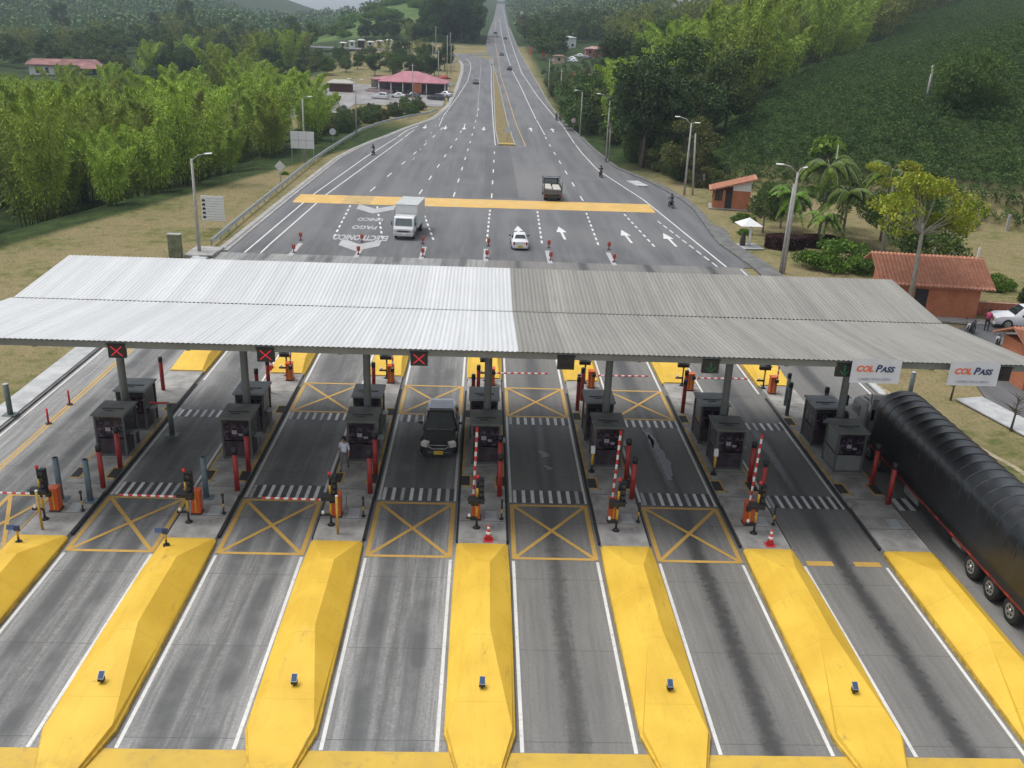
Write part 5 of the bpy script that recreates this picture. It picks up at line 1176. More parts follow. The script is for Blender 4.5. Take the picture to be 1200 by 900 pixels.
# parking ground and pads on the right
b = MB(); b.add([(30.2, 48.5, .02), (60, 38, .02), (60, 71, .02), (38.6, 68.2, .02), (34.5, 64.2, .02), (33.0, 60, .02)], [(0, 1, 2, 3, 4, 5)]); tag(b.build('car_park', M_ASPH, fixn=False), kind='structure')
b = MB(); b.bb(39.8, 40.0, 55, 61, .024, .028); b.bb(43, 43.2, 54, 61, .024, .028); tag(b.build('bay_line', M_WHITE), kind='structure')
def slab(n_, x0, x1, y0, y1, rz=0, h=.1): b = MB(); b.box(((x0 + x1) / 2, (y0 + y1) / 2, h / 2), (x1 - x0, y1 - y0, h), 0, rz=rz); tag(b.build(n_, M_CONCL, bevel=.01), kind='structure')
slab('inspection_slab', 24.0, 25.6, 44.3, 46.1, R(-8)); slab('garden_path', 30.5, 32.4, 38, 51.6, R(14), .09); slab('roadside_slab', 20.9, 22.6, 130, 134.4, R(12), .17)
slab('kerb_edge', 24.35, 24.75, 6, 57, 0, .14)
# worn dirt trail in the grass
path_strip('dirt_trail', mat('trail_dirt', (.36, .30, .20), .95, var=.35, scale=2.5, grime=((.18, .17, .08), 1.6, .95)), [(24.6, 58), (25.0, 53), (25.9, 49.5), (26.4, 46), (27.6, 42), (28.4, 36), (29, 28)], .34, .004 - .055, thick=0)
# brushes and small bare trees come with the vegetation

# restaurant with pink roof, forecourt
hR = lambda x, y: height(x, y)
b = MB(); fx = [(-47, 222), (-34, 214), (-24, 236), (-12.5, 240), (-10.3, 252), (-9.6, 268), (-14, 286), (-44, 284), (-50, 250)]; zR = 2.2
b.add([(x, y, height(x, y) + .03) for x, y in fx], [tuple(range(len(fx)))]); 
gx = MB(); 
for iy in range(24):
    for ix in range(20):
        x0, x1, y0, y1 = -48 + ix * 1.95, -48 + (ix + 1) * 1.95, 218 + iy * 2.6, 218 + (iy + 1) * 2.6
        if x1 > -9.9 or (y0 < 236 and x0 > -34 - (y0 - 236) * .0 and x1 > -33): continue
        gx.add([(x0, y0, height(x0, y0) + .05), (x1, y0, height(x1, y0) + .05), (x1, y1, height(x1, y1) + .05), (x0, y1, height(x0, y1) + .05)], [(0, 1, 2, 3)])
tag(gx.build('forecourt', mat('forecourt_paving', (.25, .24, .235), .9, var=.3, scale=.3, grime=((.36, .27, .2), .12, .7)), fixn=False), kind='structure')
t = thing('restaurant', 'roadside restaurant with a wide faded pink hipped roof', 'restaurant', (-20.4, 266, 2.6), R(-4))
M_PINK = mat('faded_pink_roof', (.38, .15, .18), .7, var=.18, scale=.4); M_PDK = mat('dark_interior', (.04, .035, .035), .8)
def hip(x0, x1, y0, y1, z0, rx0, rx1, ry, z1, m): 
    b = MB(); b.add([(x0, y0, z0), (x1, y0, z0), (x1, y1, z0), (x0, y1, z0), (rx0, ry, z1), (rx1, ry, z1), (x0, y0, z0 - .25), (x1, y0, z0 - .25), (x1, y1, z0 - .25), (x0, y1, z0 - .25)], [(0, 1, 5, 4), (1, 2, 5), (2, 3, 4, 5), (3, 0, 4), (0, 6, 7, 1), (1, 7, 8, 2), (2, 8, 9, 3), (3, 9, 6, 0), (9, 8, 7, 6)]); return b
hip(-8.8, 9.8, -5.5, 6, 3.0, -2.6, 1.2, .5, 5.6, M_PINK).build('main_roof', M_PINK, t); hip(-11, -3, -3.6, 5.0, 3.35, -8, -6, .6, 4.1, M_PINK).build('wing_roof', M_PINK, t)
b = MB(); b.bb(-12, 9, 2.5, 5.2, -.3, 2.95); b.bb(-11.8, -7, -3, 2.4, -.3, .9); b.build('rear_wall', mat('weathered_render', (.24, .21, .2), .9, var=.35, scale=.8), t)
b = MB(); b.bb(4.5, 8.9, -3.4, 2.4, -.3, 2.9); b.build('kitchen_block', M_PDK, t)
b = MB()
for x in (-8.5, -5.2, -2, 1.2, 4.4, 9.4): b.tube([(x, -5.0, -.3), (x, -5.0, 2.9)], .13, 8)
b.build('veranda_post', M_WHT, t)
b = MB(); b.bb(-12.3, -5, -4.2, -3.6, -.3, .75); b.build('front_counter', mat('pinkish_wall', (.45, .33, .34), .8), t)
b = MB()
for i in range(9): b.bb(-9 + i * 1.5, -8.2 + i * 1.5, -1.5, -.7, .4, .5); b.bb(-8.7 + i * 1.5, -8.5 + i * 1.5, -1.2, -1, -.3, .4)
b.build('tables', M_WHT, t)
t = thing('orange_awning', 'faded orange awning standing in front of the pink roofed restaurant', 'awning', (-18.6, 256.5, 2.3)); b = MB(); b.box((0, 0, 2.0), (2.5, .3, 2.2)); b.build('cloth', mat('orange_cloth', (.42, .13, .06), .8), t); MB().tube([(-1.1, 0, -.2), (-1.1, 0, 1)], .05, 6).build('post', M_STEEL, t)
t = thing('red_parasol', 'red parasol roof behind the right corner of the restaurant', 'parasol', (-12.9, 285, 3.4)); b = MB(); b.tube([(0, 0, 2.2), (0, 0, 3.2)], [2.6, .1], 8); b.build('canopy', mat('red_cloth', (.42, .06, .05), .8), t); MB().tube([(0, 0, -.2), (0, 0, 2.4)], .05, 6).build('pole', M_STEEL, t)
t = thing('open_shed', 'small pale roofed shed among the trees left of the restaurant', 'shed', (-39.5, 262, 2.0)); hip(-3.6, 3.6, -2.2, 2.2, 2.8, -2, 2, 0, 3.6, None).build('roof', mat('pale_sheet', (.4, .38, .34), .7, var=.3), t); MB().bb(-3, 3, -1, 2, -.5, 2.6).build('wall', mat('dark_red_wall', (.12, .05, .04), .9), t)
# farmhouse far left
t = thing('farmhouse', 'long white farmhouse with red roof on the clearing far left', 'farmhouse', (-147.5, 344, height(-147, 340)), R(24))
M_RRF = mat('red_sheet_roof', (.27, .12, .11), .8, var=.4, scale=.3, grime=((.5, .42, .4), .35, .8))
hip(-12.5, 12.5, -4, 5, 3.2, -10, 10, .5, 5.0, None).build('roof', M_RRF, t); MB().bb(-11.5, 11.5, -2.5, 4, -3, 3.2).build('wall', M_WHT, t); b = MB()
for x in (-9, -6, -3.2, 0, 5, 9): b.bb(x - .5, x + .5, -2.54, -2.503, .4 if x != -3.2 else -1, 2.2)
b.build('window', M_PDK, t)
hip(3, 14, -8, -2.6, 2.3, 5, 12, -4, 3.6, None).build('front_roof', M_RRF, t)
# stalls, signs and houses on the right, far up the road
def far_box(name, label, cat, x, y, w_, d_, h_, wall, roof, rh=1.0, group=None, z=None):
    zz = height(x, y) if z is None else z
    t = thing(name, label, cat, (x, y, zz), 0, group); MB().bb(-w_ / 2, w_ / 2, -d_ / 2, d_ / 2, -2.0, h_).build('wall', wall, t); hip(-w_ / 2 - .4, w_ / 2 + .4, -d_ / 2 - .4, d_ / 2 + .4, h_ + .02, -w_ / 4, w_ / 4, 0, h_ + rh, None).build('roof', roof, t)
    b = MB(); n_ = max(1, int(w_ / 3))
    for i in range(n_): xx = -w_ / 2 + w_ * (i + .5) / n_; b.bb(xx - .5, xx + .5, -d_ / 2 - .04, -d_ / 2 - .003, .9, 2.0)
    b.build('window', M_PDK, t); return t
M_PALE = mat('pale_render', (.55, .53, .52), .8, var=.2); M_PINKW = mat('pink_wall', (.42, .16, .14), .8, var=.2); M_GRF = mat('grey_sheet_roof', (.42, .43, .46), .6, var=.2)
far_box('white_house', 'white walled house with grey roof above the roadside stalls', 'house', 33, 440, 12, 7, 4.5, M_WHT, M_GRF, .8, z=height(33, 440) + .5)
far_box('cream_hut', 'cream hut just behind the parked cars at the stalls', 'hut', 27, 372, 4.2, 3, 2.6, mat('cream_wall', (.55, .42, .30), .8), mat('brown_roof', (.2, .13, .1), .8), .5)
far_box('market_stall', 'pinkish roofed stall block behind the cars right of the road', 'stall', 41.5, 372, 9, 5, 2.6, M_PINKW, mat('pink_sheet', (.40, .24, .23), .8, var=.4, scale=.8), .9)
far_box('red_roof_house', 'red roofed house nearest the trunk road on the far right', 'house', 25, 640, 9, 6, 4, M_PALE, mat('red_tile_far', (.42, .09, .07), .8), 2.2)
far_box('red_roof_house', 'red roofed house second from the trunk road on the far right', 'house', 47, 690, 8, 6, 4, M_PINKW, mat('red_tile_far', (.42, .09, .07), .8), 2.2)
far_box('hill_house', 'white house high on the wooded hill above the bamboo', 'house', 124, 640, 14, 8, 8, M_WHT, mat('red_brown_roof', (.33, .14, .11), .8), 2.5)
t = thing('red_stall', 'bright red box shaped stall beside the trunk road', 'stall', (25.5, 291, height(25, 291))); MB().bb(-1.9, 1.9, -1.4, 1.4, 1.2, 3.4).build('awning_box', mat('bright_red_board', (.52, .035, .03), .6), t, bevel=.1); MB().bb(-1.7, 1.7, -1.0, 1.2, -.5, 1.195).build('counter', M_PALE, t)
for i, (x, y, h_) in enumerate(((22.3, 395, 4.2), (17.6, 408, 3.6), (20.6, 262, 2.0))):
    t = thing('banner_flag', 'upright orange pennant by the road, %s from the camera' % ('second', 'third', 'first')[i], 'flag', (x, y, prof(y)), 0, 'orange pennants along the road'); MB().bb(-.6, .6, -.04, .04, .5, h_).build('cloth', mat('orange_pennant', (.62, .13, .06), .8), t); MB().tube([(-.62, 0, 0), (-.62, 0, h_ + .3)], .05, 6).build('pole', M_STEEL, t)
t = thing('tall_sign', 'tall red and white roadside sign far up on the right', 'sign', (21, 640, prof(640) + 3)); b = MB(); b.bb(-1.6, 1.6, -.2, .2, -1, 5.5); b.build('panel', mat('red_board', (.45, .08, .06), .7), t); MB().bb(-1.0, 1.0, -.25, .25, 5.5, 9).build('upper_panel', M_PALE, t)
for i, (x, y) in enumerate([(-63 + 4 * j, 428 - j * .4) for j in range(8)]):
    far_box('roadside_stand', 'pale little stand in the row beyond the branch road, %s from the left' % ('first', 'second', 'third', 'fourth', 'fifth', 'sixth', 'seventh', 'eighth')[i], 'stand', x, y, 2.6, 2, 2.2 + (i % 3) * .4, (mat('straw_wall', (.45, .42, .25), .8), M_PALE, M_BLKM, M_WHT)[(i * 3) % 4], M_PALE, .4, 'stands beyond the branch road')

# ---- lamps, poles
M_POLE = mat('concrete_pole', (.38, .37, .35), .8, var=.15)
def lamp(x, y, h, arms, label, group='street lamps', z=None, twin=None, mt=M_POLE, lean=0, r=.13):
    z = height(x, y) if z is None else z
    t = thing('street_lamp', label, 'street lamp', (x, y, z), 0, group)
    MB().tube([(0, 0, -.3), (lean * .5, 0, h * .5), (lean, 0, h)], [r * 1.25, r, r * .75], 10).build('pole', mt, t)
    for (ax, ay, up) in arms:
        b = MB(); b.tube([(lean, 0, h - .15), (lean + ax * .5, ay * .5, h + up * .8), (lean + ax, ay, h + up)], .045, 6); b.build('arm', M_STEEL, t)
        d = Vector((ax, ay, 0)).normalized(); e = Vector((lean + ax, ay, h + up)); b = MB(); b.loft([[tuple(e + d * s + Vector((-d.y, d.x, 0)) * k_ + Vector((0, 0, q))) for k_, q in ((-w_, .02), (0, .09), (w_, .02), (0, -.06))] for s, w_ in ((-.1, .05), (.15, .16), (.45, .15), (.62, .05))]); b.build('lamp_head', M_WHT, t)
    if twin: MB().tube([(twin[0], twin[1], -.3), (twin[0] * .6, twin[1] * .6, twin[2])], [.15, .1], 10).build('twin_pole', mt, t)
    return t
lamp(-25.7, 82.9, 8.4, [(1.0, .8, .35)], 'tall street lamp at the left sidewalk end above the canopy')
lamp(27.6, 82.0, 9.1, [(-1.3, .3, .6), (.6, .5, .35)], 'twin armed street lamp with paired poles right of the canopy', twin=(-.25, .1, 8.1))
lamp(26.9, 124.5, 9.3, [(-1.5, .6, .7), (.5, -.3, .1)], 'street lamp with paired poles left of the small brick hut', twin=(1.2, .3, 8.0))
lamp(19.9, 155.0, 9.8, [(-1.6, .3, .9)], 'street lamp against the dark trees on the right of the approach', twin=(.6, .2, 6.2))
lamp(-27.4, 143.6, 9.2, [(.8, .2, .3)], 'thin lamp post behind the white billboard on the left')
lamp(-24.4, 179.5, 10, [(-.9, .2, .25), (.9, .2, .25)], 'lamp post beside the left guardrail below the restaurant')
lamp(18.9, 191, 8.6, [(-1.0, 0, .3)], 'thin pole among bushes on the right road edge, nearest of three')
def pole(x, y, h, label, wires=None, r=.14, cross=True, group='utility poles'):
    t = thing('utility_pole', label, 'utility pole', (x, y, height(x, y)), 0, group); MB().tube([(0, 0, -.3), (0, 0, h)], [r, r * .65], 8).build('shaft', M_POLE, t)
    if cross: b = MB(); b.bb(-.9, .9, -.05, .05, h - .5, h - .38); b.build('crossarm', M_STEEL, t)
pole(18.3, 240, 9.5, 'utility pole on the right verge, middle one of three'); pole(16.6, 262, 10.5, 'utility pole on the right verge near the red stall')
for i, (x, y, h_) in enumerate(((-19, 247, 9), (-14.2, 281, 10), (-12.5, 300, 13), (-12.0, 318, 9.5), (-18.6, 330, 9), (-22, 412, 10), (-15, 388, 9))):
    pole(x, y, h_, 'slender pole near the restaurant and branch road, %s going away' % ('first', 'second', 'third', 'fourth', 'fifth', 'seventh', 'sixth')[i], group='poles by the branch road')
pole(64.4, 139.5, 5.5, 'grey pole standing in the coffee bushes on the hillside', r=.25, cross=False); pole(44, 117, 8, 'thin pole behind the palms at the foot of the hill', r=.09, cross=False)
# fence posts at the foot of the hill
for i, (x, y) in enumerate(((57.7, 106.4), (60.3, 104.2), (54.5, 109), (63, 101.5), (39.5, 122), (35.5, 127), (31, 131.5), (50.5, 112))):
    t = thing('fence_post', 'pale concrete fence post at the foot of the coffee hill', 'fence post', (x, y, height(x, y)), 0, 'fence posts at the foot of the hill'); MB().bb(-.13, .13, -.13, .13, -.3, 1.75).build('shaft', M_POLE, t); MB().bb(-.15, .15, -.15, .15, 1.75, 1.8).build('cap', M_POLE, t)
t = thing('steel_post', 'thin steel post in the grass beyond the white pickup', 'post', (47.3, 72.5, 0)); MB().tube([(0, 0, 0), (0, 0, 2.6)], .06, 8).build('shaft', M_STEEL, t); MB().box((0, 0, 2.62), (.2, .2, .04)).build('cap', M_STEEL, t)
# guardrail on the left
gr = thing('guardrail', 'long steel guardrail on posts along the left verge of the approach', 'guardrail', (-25.4, 85.3, 0))
GP = [(-25.3, 85.6), (-25.6, 98.8), (-25.8, 119.5), (-26.0, 140), (-25.8, 153.7), (-25.3, 170), (-24.4, 185.8), (-21.3, 201), (-17.2, 212.5), (-13.2, 221), (-11.6, 228)]
b = MB(); pv = []; fine = []
for a, c in zip(GP, GP[1:]):
    n_ = max(1, int(math.dist(a, c) / 3)); fine += [(a[0] + (c[0] - a[0]) * i / n_, a[1] + (c[1] - a[1]) * i / n_) for i in range(n_)]
fine.append(GP[-1]); prfl = [(0, .30), (.07, .38), (.0, .48), (0, .54), (.07, .66), (0, .78), (-.05, .78), (-.05, .30)]
rings = [[(x + 25.4 + px, y - 85.3, prof(y) + pz) for px, pz in prfl] for x, y in fine]
b.loft(rings); b.build('rail', mat('guardrail_steel', (.42, .44, .44), .5, metal=.2, var=.2), gr)
b = MB()
for x, y in fine: b.bb(x + 25.4 - .09, x + 25.4 - .02, y - 85.37, y - 85.25, prof(y) - .5, prof(y) + .7)
b.build('post_row', M_STEEL, gr); tag(gr.children[-1] if gr.children else gr, kind=None)
# signs
t = thing('tariff_board', 'white tariff board of ruled rows with black vehicle symbols, left verge', 'board', (-27.4, 93.9, 0), R(-4))
b = MB(); b.bb(-1.15, 1.15, -.04, .04, .75, 3.25); b.build('panel', M_WHT, t); b = MB()
for i in range(9): b.bb(-.78, 1.1, -.047, -.041, .88 + i * .26, .91 + i * .26)
b.build('row_lines', mat('grey_ink', (.25, .27, .3), .6), t)
b = MB()
for i in range(5): z = 1.0 + i * .42; b.bb(-1.05, -.72, -.048, -.041, z, z + .16); b.bb(-.98, -.8, -.0485, -.0415, z + .161, z + .24); b.bb(-1.0, -.94, -.048, -.041, z - .05, z - .002); b.bb(-.84, -.78, -.048, -.041, z - .05, z - .002)
b.build('vehicle_symbols', M_BLACK, t); b = MB(); b.bb(-1.0, -.92, .04, .12, -.2, 3.2); b.bb(.92, 1.0, .04, .12, -.2, 3.2); b.build('posts', M_WHT, t)
t = thing('billboard', 'blank white billboard with seams standing by the bamboo on the left', 'billboard', (-27.6, 143.2, 0)); b = MB(); b.bb(-1.75, 1.75, -.05, .05, 2.0, 4.5); b.build('panel', M_WHT, t)
b = MB(); b.bb(-1.7, 1.7, -.056, -.051, 3.2, 3.25); b.bb(-.6, -.55, -.056, -.051, 2.05, 4.45); b.bb(.55, .6, -.056, -.051, 2.05, 4.45); b.build('seams', mat('grey_ink', (.25, .27, .3), .6), t); b = MB()
for x in (-1.65, 0, 1.6): b.bb(x - .06, x + .06, .06, .14, -.3, 4.4)
b.build('posts', M_STEEL, t)
def rsign(x, y, h, shape, label, s=.45, col=None):
    t = thing('road_sign', label, 'road sign', (x, y, height(x, y))); MB().tube([(0, 0, -.2), (0, 0, h)], .045, 6).build('post', M_STEEL, t); b = MB(); n_ = 4 if shape == 'diamond' else 18
    pts = [(s * math.cos(2 * PI * i / n_), -.06, h + s * math.sin(2 * PI * i / n_)) for i in range(n_)]; b.loft([pts, [(p[0], -.03, p[2]) for p in pts]]); b.build('plate', col or mat('sign_back', (.60, .61, .62), .5, var=.08), t)
rsign(-26.6, 122.3, 2.3, 'diamond', 'white diamond sign plate above the left guardrail', .72); rsign(-26.2, 163, 2.5, 'round', 'round white sign by the left guardrail beyond the billboard', .55)
rsign(4.1, 179.5, 2.2, 'round', 'round white sign standing on the median tip', .6); rsign(17.9, 196, 2.6, 'round', 'round white and red sign before the bushes on the right', .5, mat('pinkish_sign', (.60, .45, .45), .5))
rsign(-9.9, 262, 2.9, 'round', 'round sign at the kerb beside the restaurant car park', .6); rsign(.9, 330, 3, 'round', 'round white sign far up on the median', .55); rsign(-11.3, 330, 3, 'round', 'round sign at the bend of the branch road', .6)
# stone block and box behind the canopy left
t = thing('utility_box', 'mossy concrete block on the grass behind the left of the canopy', 'block', (-27.3, 81.3, 0)); MB().bb(-.55, .55, -.3, .3, 0, 2.0).build('body', mat('mossy_concrete', (.17, .18, .11), .9, var=.4, scale=2), t, bevel=.03); MB().bb(-.6, .6, -.35, .35, 2.0, 2.08).build('lid', M_CONC, t)
t = thing('culvert_head', 'concrete culvert head in the grass left of the sidewalk', 'culvert', (-27.0, 58.5, 0)); b = MB(); b.bb(-1.0, 1.0, -.25, .25, 0, .45); b.build('headwall', M_CONC, t); MB().bb(-.6, .6, -.27, -.252, .05, .35).build('opening', M_DARK, t)
# ================================================================ vegetation
RNG = np.random.default_rng(11)
def leaf_quads(c, d, ln, wd, rng):
    """c centres (N,3), d directions (N,3): one bent-free leaf quad each"""
    n = len(c); d = d / (np.linalg.norm(d, axis=1, keepdims=True) + 1e-9)
    a = rng.normal(size=(n, 3)); s = np.cross(d, a); s /= (np.linalg.norm(s, axis=1, keepdims=True) + 1e-9)
    l = (ln * rng.uniform(.7, 1.3, n))[:, None] / 2; w_ = (wd * rng.uniform(.7, 1.3, n))[:, None] / 2
    return np.stack([c - d * l, c + s * w_ - d * l * .1, c + d * l, c - s * w_ - d * l * .1], 1)
def bamboo(seed, H=14, n=12, leaves=950, ln=.5, wd=.13):
    rng = np.random.default_rng(seed); co = []; culms = MB()
    for i in range(n):
        a = rng.uniform(0, 2 * PI); r0 = rng.uniform(0, 1.6); h = H * rng.uniform(.5, 1.1); lean = rng.uniform(1.2, 5.0) * h / 14; a2 = a + rng.uniform(-.5, .5)
        def pt(t):
            t = np.asarray(t, float); rr = lean * t ** 2.1
            return np.stack([r0 * math.cos(a) + rr * math.cos(a2), r0 * math.sin(a) + rr * math.sin(a2), h * (t - .18 * t ** 5)], -1)
        culms.tube([Vector(pt(t)) for t in (0, .3, .6, .85, 1)], [.06, .055, .045, .03, .01], 5)
        t = rng.beta(2.3, 1.05, leaves) * .95 + .08; p = pt(t); rad = (.15 + 1.7 * np.sin(np.clip(t, 0, 1) * PI) ** .8)
        off = rng.normal(size=(leaves, 3)); off /= np.linalg.norm(off, axis=1, keepdims=True); off *= (rng.uniform(0, 1, leaves) ** .6 * rad)[:, None]; off[:, 2] *= .6; off[:, 2] -= rng.uniform(0, .45, leaves)
        d = off.copy(); d[:, 2] -= .55; d += rng.normal(size=(leaves, 3)) * .25
        co.append(leaf_quads(p + off, d, ln, wd, rng))
    return culms, np.concatenate(co)
def broad(seed, H=9, cr=3.2, ch=5.5, clumps=26, per=210, leaf=.34, trunk=.2, low=.15, spread=1.0, flat=.75):
    rng = np.random.default_rng(seed); b = MB(); base = H - ch
    b.tube([(0, 0, -.5), (.1, .05, base * .6 + .3), (0, .1, base + ch * .3)], [trunk * 1.3, trunk, trunk * .7], 8)
    co = []
    for i in range(clumps):
        u = rng.uniform(-1 + low, 1); a = rng.uniform(0, 2 * PI); rr = math.sqrt(max(0, 1 - u * u)) * rng.uniform(.55, 1.0)
        c = np.array([cr * rr * math.cos(a), cr * rr * math.sin(a), base + ch / 2 + u * ch / 2 * rng.uniform(.7, 1)])
        rad = cr * rng.uniform(.26, .44) * spread
        b.tube([(0, .1, base + ch * .15), tuple(c * .5 + np.array([0, 0, (base + ch * .15) * .5])), tuple(c)], [trunk * .35, trunk * .22, .02], 5, cap=False)
        o = rng.normal(size=(per, 3)); o /= np.linalg.norm(o, axis=1, keepdims=True); o *= (rng.uniform(.3, 1, per) ** .5 * rad)[:, None]; o[:, 2] *= flat
        d = o * .6 + rng.normal(size=(per, 3)) * rad * .5; d[:, 2] -= rad * .3
        co.append(leaf_quads(c + o, d, leaf, leaf * .55, rng))
    return b, np.concatenate(co)
LF_BAM = leafmat('bamboo_leaves', (.22, .34, .04), (.44, .60, .085), patch=.5); LF_BAMD = leafmat('dark_bamboo_leaves', (.16, .21, .04), (.32, .39, .09), patch=.45)
LF_GRN = leafmat('tree_leaves', (.04, .095, .018), (.135, .21, .04)); LF_DRK = leafmat('dark_tree_leaves', (.028, .068, .02), (.085, .145, .036)); LF_OLV = leafmat('olive_tree_leaves', (.07, .10, .022), (.19, .215, .06))
LF_YEL = leafmat('yellow_green_leaves', (.18, .29, .02), (.52, .55, .05)); LF_PALM = leafmat('palm_leaves', (.08, .19, .02), (.26, .40, .05)); LF_COF = leafmat('coffee_leaves', (.045, .11, .024), (.085, .165, .036), (.14, .22, .05), trans=.2, patch=.6)
LF_MAR = leafmat('maroon_leaves', (.03, .012, .012), (.075, .025, .02), trans=.1); LF_WHT = leafmat('white_flowers', (.06, .12, .03), (.1, .18, .05), (.75, .75, .7)); LF_BRI = leafmat('bright_shrub_leaves', (.06, .15, .015), (.15, .27, .03))
LF_FAR = leafmat('far_canopy_leaves', (.06, .12, .035), (.17, .25, .07), trans=0)
M_BARK = mat('tree_bark', (.12, .095, .07), .9, var=.3, scale=4); M_PALEB = mat('pale_bark', (.27, .25, .21), .85, var=.25, scale=4); M_CULM = mat('bamboo_culm', (.16, .17, .05), .6, var=.3)
def mk_tree(name, gen, lf, bark=M_BARK, parts=('trunk', 'crown')):
    t = thing(name, 'x', 'tree'); b, co = gen; b.build(parts[0], bark, t); pmesh(parts[1], co, lf, t); return t
BAM = [mk_tree('bamboo_clump', bamboo(s, H, n_), l_, M_CULM, ('culms', 'foliage')) for s, H, n_, l_ in ((1, 15, 12, LF_BAM), (2, 12.5, 10, LF_BAM), (3, 17, 13, LF_BAM), (4, 13, 12, LF_BAMD))]
TRE = [mk_tree('leafy_tree', broad(s, H, cr, ch, cl, 210, lf_), m) for s, H, cr, ch, cl, lf_, m in ((21, 9, 3.6, 7.5, 30, .36, LF_GRN), (22, 11, 3.9, 9.0, 34, .38, LF_DRK), (23, 8, 3.8, 6, 28, .36, LF_OLV), (24, 12, 3.2, 10.5, 32, .36, LF_GRN), (25, 7, 4.4, 4.6, 28, .36, LF_DRK))]
USED = set()
def plant(src, x, y, label, group, s=1.0, rz=None, z=None, cat='tree'):
    zz = (height(x, y) if z is None else z) - .2
    rz = random.uniform(0, 6.28) if rz is None else rz; sc = (s * random.uniform(.92, 1.1), s * random.uniform(.92, 1.1), s * random.uniform(.9, 1.1))
    if src.name not in USED:
        USED.add(src.name); src.location = (x, y, zz); src.rotation_euler = (0, 0, rz); src.scale = sc; src['label'] = label; src['category'] = cat
        if group: src['group'] = group
        return src
    o = copy_tree(src, (x, y, zz), rz, label, group, sc); o['category'] = cat; return o
def scatter(x0, x1, y0, y1, st, test):
    out = []; y = y0; r_ = 0
    while y < y1:
        x = x0 + (st / 2 if r_ % 2 else 0)
        while x < x1:
            px, py = x + random.uniform(-.38, .38) * st, y + random.uniform(-.38, .38) * st
            if test(px, py): out.append((px, py))
            x += st
        y += st * .87; r_ += 1
    return out
def visx(x, y, m=12):   # within the wedge that the picture (and a step to its side) shows
    return -(.60 * y + m) < x < (.62 * y + m)
LOWT = [mk_tree('low_bushy_tree', broad(s, 5, 2.6, 4.9, 26, 160, .3, .1, 0), l_) for s, l_ in ((61, LF_GRN), (62, LF_OLV))]
MASS = {}
def mass(src, x, y, s):
    """far trees that read as one wood go into one mesh"""
    MASS.setdefault(src.name, []).append((x, y, height(x, y) - .2, s))
def flush_mass():
    r = np.random.default_rng(3); Q = []; cols = []
    for src in BAM + TRE:
        L = MASS.get(src.name)
        if not L: continue
        cr = [k for k in KIDS[src.name] if k.name.startswith(('crown', 'foliage'))][0]; me = cr.data; n = len(me.polygons); co = np.empty(n * 12, 'f4'); me.vertices.foreach_get('co', co); co = co.reshape(n, 4, 3)
        sub = co[r.permutation(n)[:1500]]; c_ = sub.mean(1, keepdims=True); sub = c_ + (sub - c_) * 2.0
        for x, y, z, s in L:
            a = r.uniform(0, 6.28); M_ = np.array([[math.cos(a), -math.sin(a), 0], [math.sin(a), math.cos(a), 0], [0, 0, 1]]) * s
            Q.append(sub @ M_.T + np.array([x, y, z])); cols += [src in BAM] * 1
    o = pmesh('mixed_wood', np.concatenate(Q), [LF_GRN, LF_BAMD]); mi = np.repeat(np.array(cols, 'i4'), 1500); o.data.polygons.foreach_set('material_index', mi)
    tag(o, 'mixed wood of trees and bamboo filling the middle distance', 'wood', kind='stuff'); print('mass', len(cols))
# left bamboo grove
pts = scatter(-190, -28, 72, 250, 8.3, lambda x, y: x < tree_left(y) - 2.5 and x > tree_left(y) - 88 and visx(x, y, 6) and not (x > -52 and y > 205) )
pts.sort(key=lambda p: p[1])
near = [p for p in pts if p[0] > tree_left(p[1]) - 20]
print('bamboo', len(pts), len(near))
NTH = 'first second third fourth fifth sixth seventh eighth ninth tenth eleventh twelfth thirteenth fourteenth fifteenth sixteenth seventeenth eighteenth nineteenth twentieth'.split(); NTH += ['twenty ' + w_ for w_ in NTH[:9]] + ['thirtieth'] + ['thirty ' + w_ for w_ in NTH[:9]]; ne = 0; nr = 0
for (x, y) in pts[:290]:
    edge = x > tree_left(y) - 11
    ne += edge
    plant(random.choice(BAM[:3]) if random.random() < .85 else BAM[3], x, y, ('feathery bamboo clump at the grove edge along the verge, %s counted from nearest' % NTH[ne - 1]) if edge else 'arching bamboo clump deep inside the grove on the left slope',
          'bamboo clumps along the verge' if edge else 'bamboo clumps inside the grove', (.92 if edge else 1.15) * random.uniform(.72, 1.15) * (.8 if x < -75 and y > 110 else 1), cat='bamboo')
# bushes below the guardrail up to the restaurant
for (x, y) in scatter(-34, -15, 168, 236, 3.6, lambda x, y: (x < lerp_tab(y, [(168, -28), (190, -27), (201, -24), (212, -20), (222, -16.5), (236, -15)])) and (x > lerp_tab(y, [(168, -34), (205, -33), (215, -30), (225, -25), (236, -20)]))):
    plant(BAM[0] if random.random() < .0 else TRE[random.choice((0, 2))], x, y, 'low bright bush between the left guardrail and the restaurant forecourt', 'bushes below the restaurant', .40, cat='bush', z=height(x, y) - 1.0)
for x, y, s in ((-17.5, 300, .85), (-14.5, 330, 1.0)):
    plant(TRE[1], x, y, 'round dark tree %s beyond the restaurant beside the branch road' % ('just' if y < 310 else 'farther'), None, s * .75)
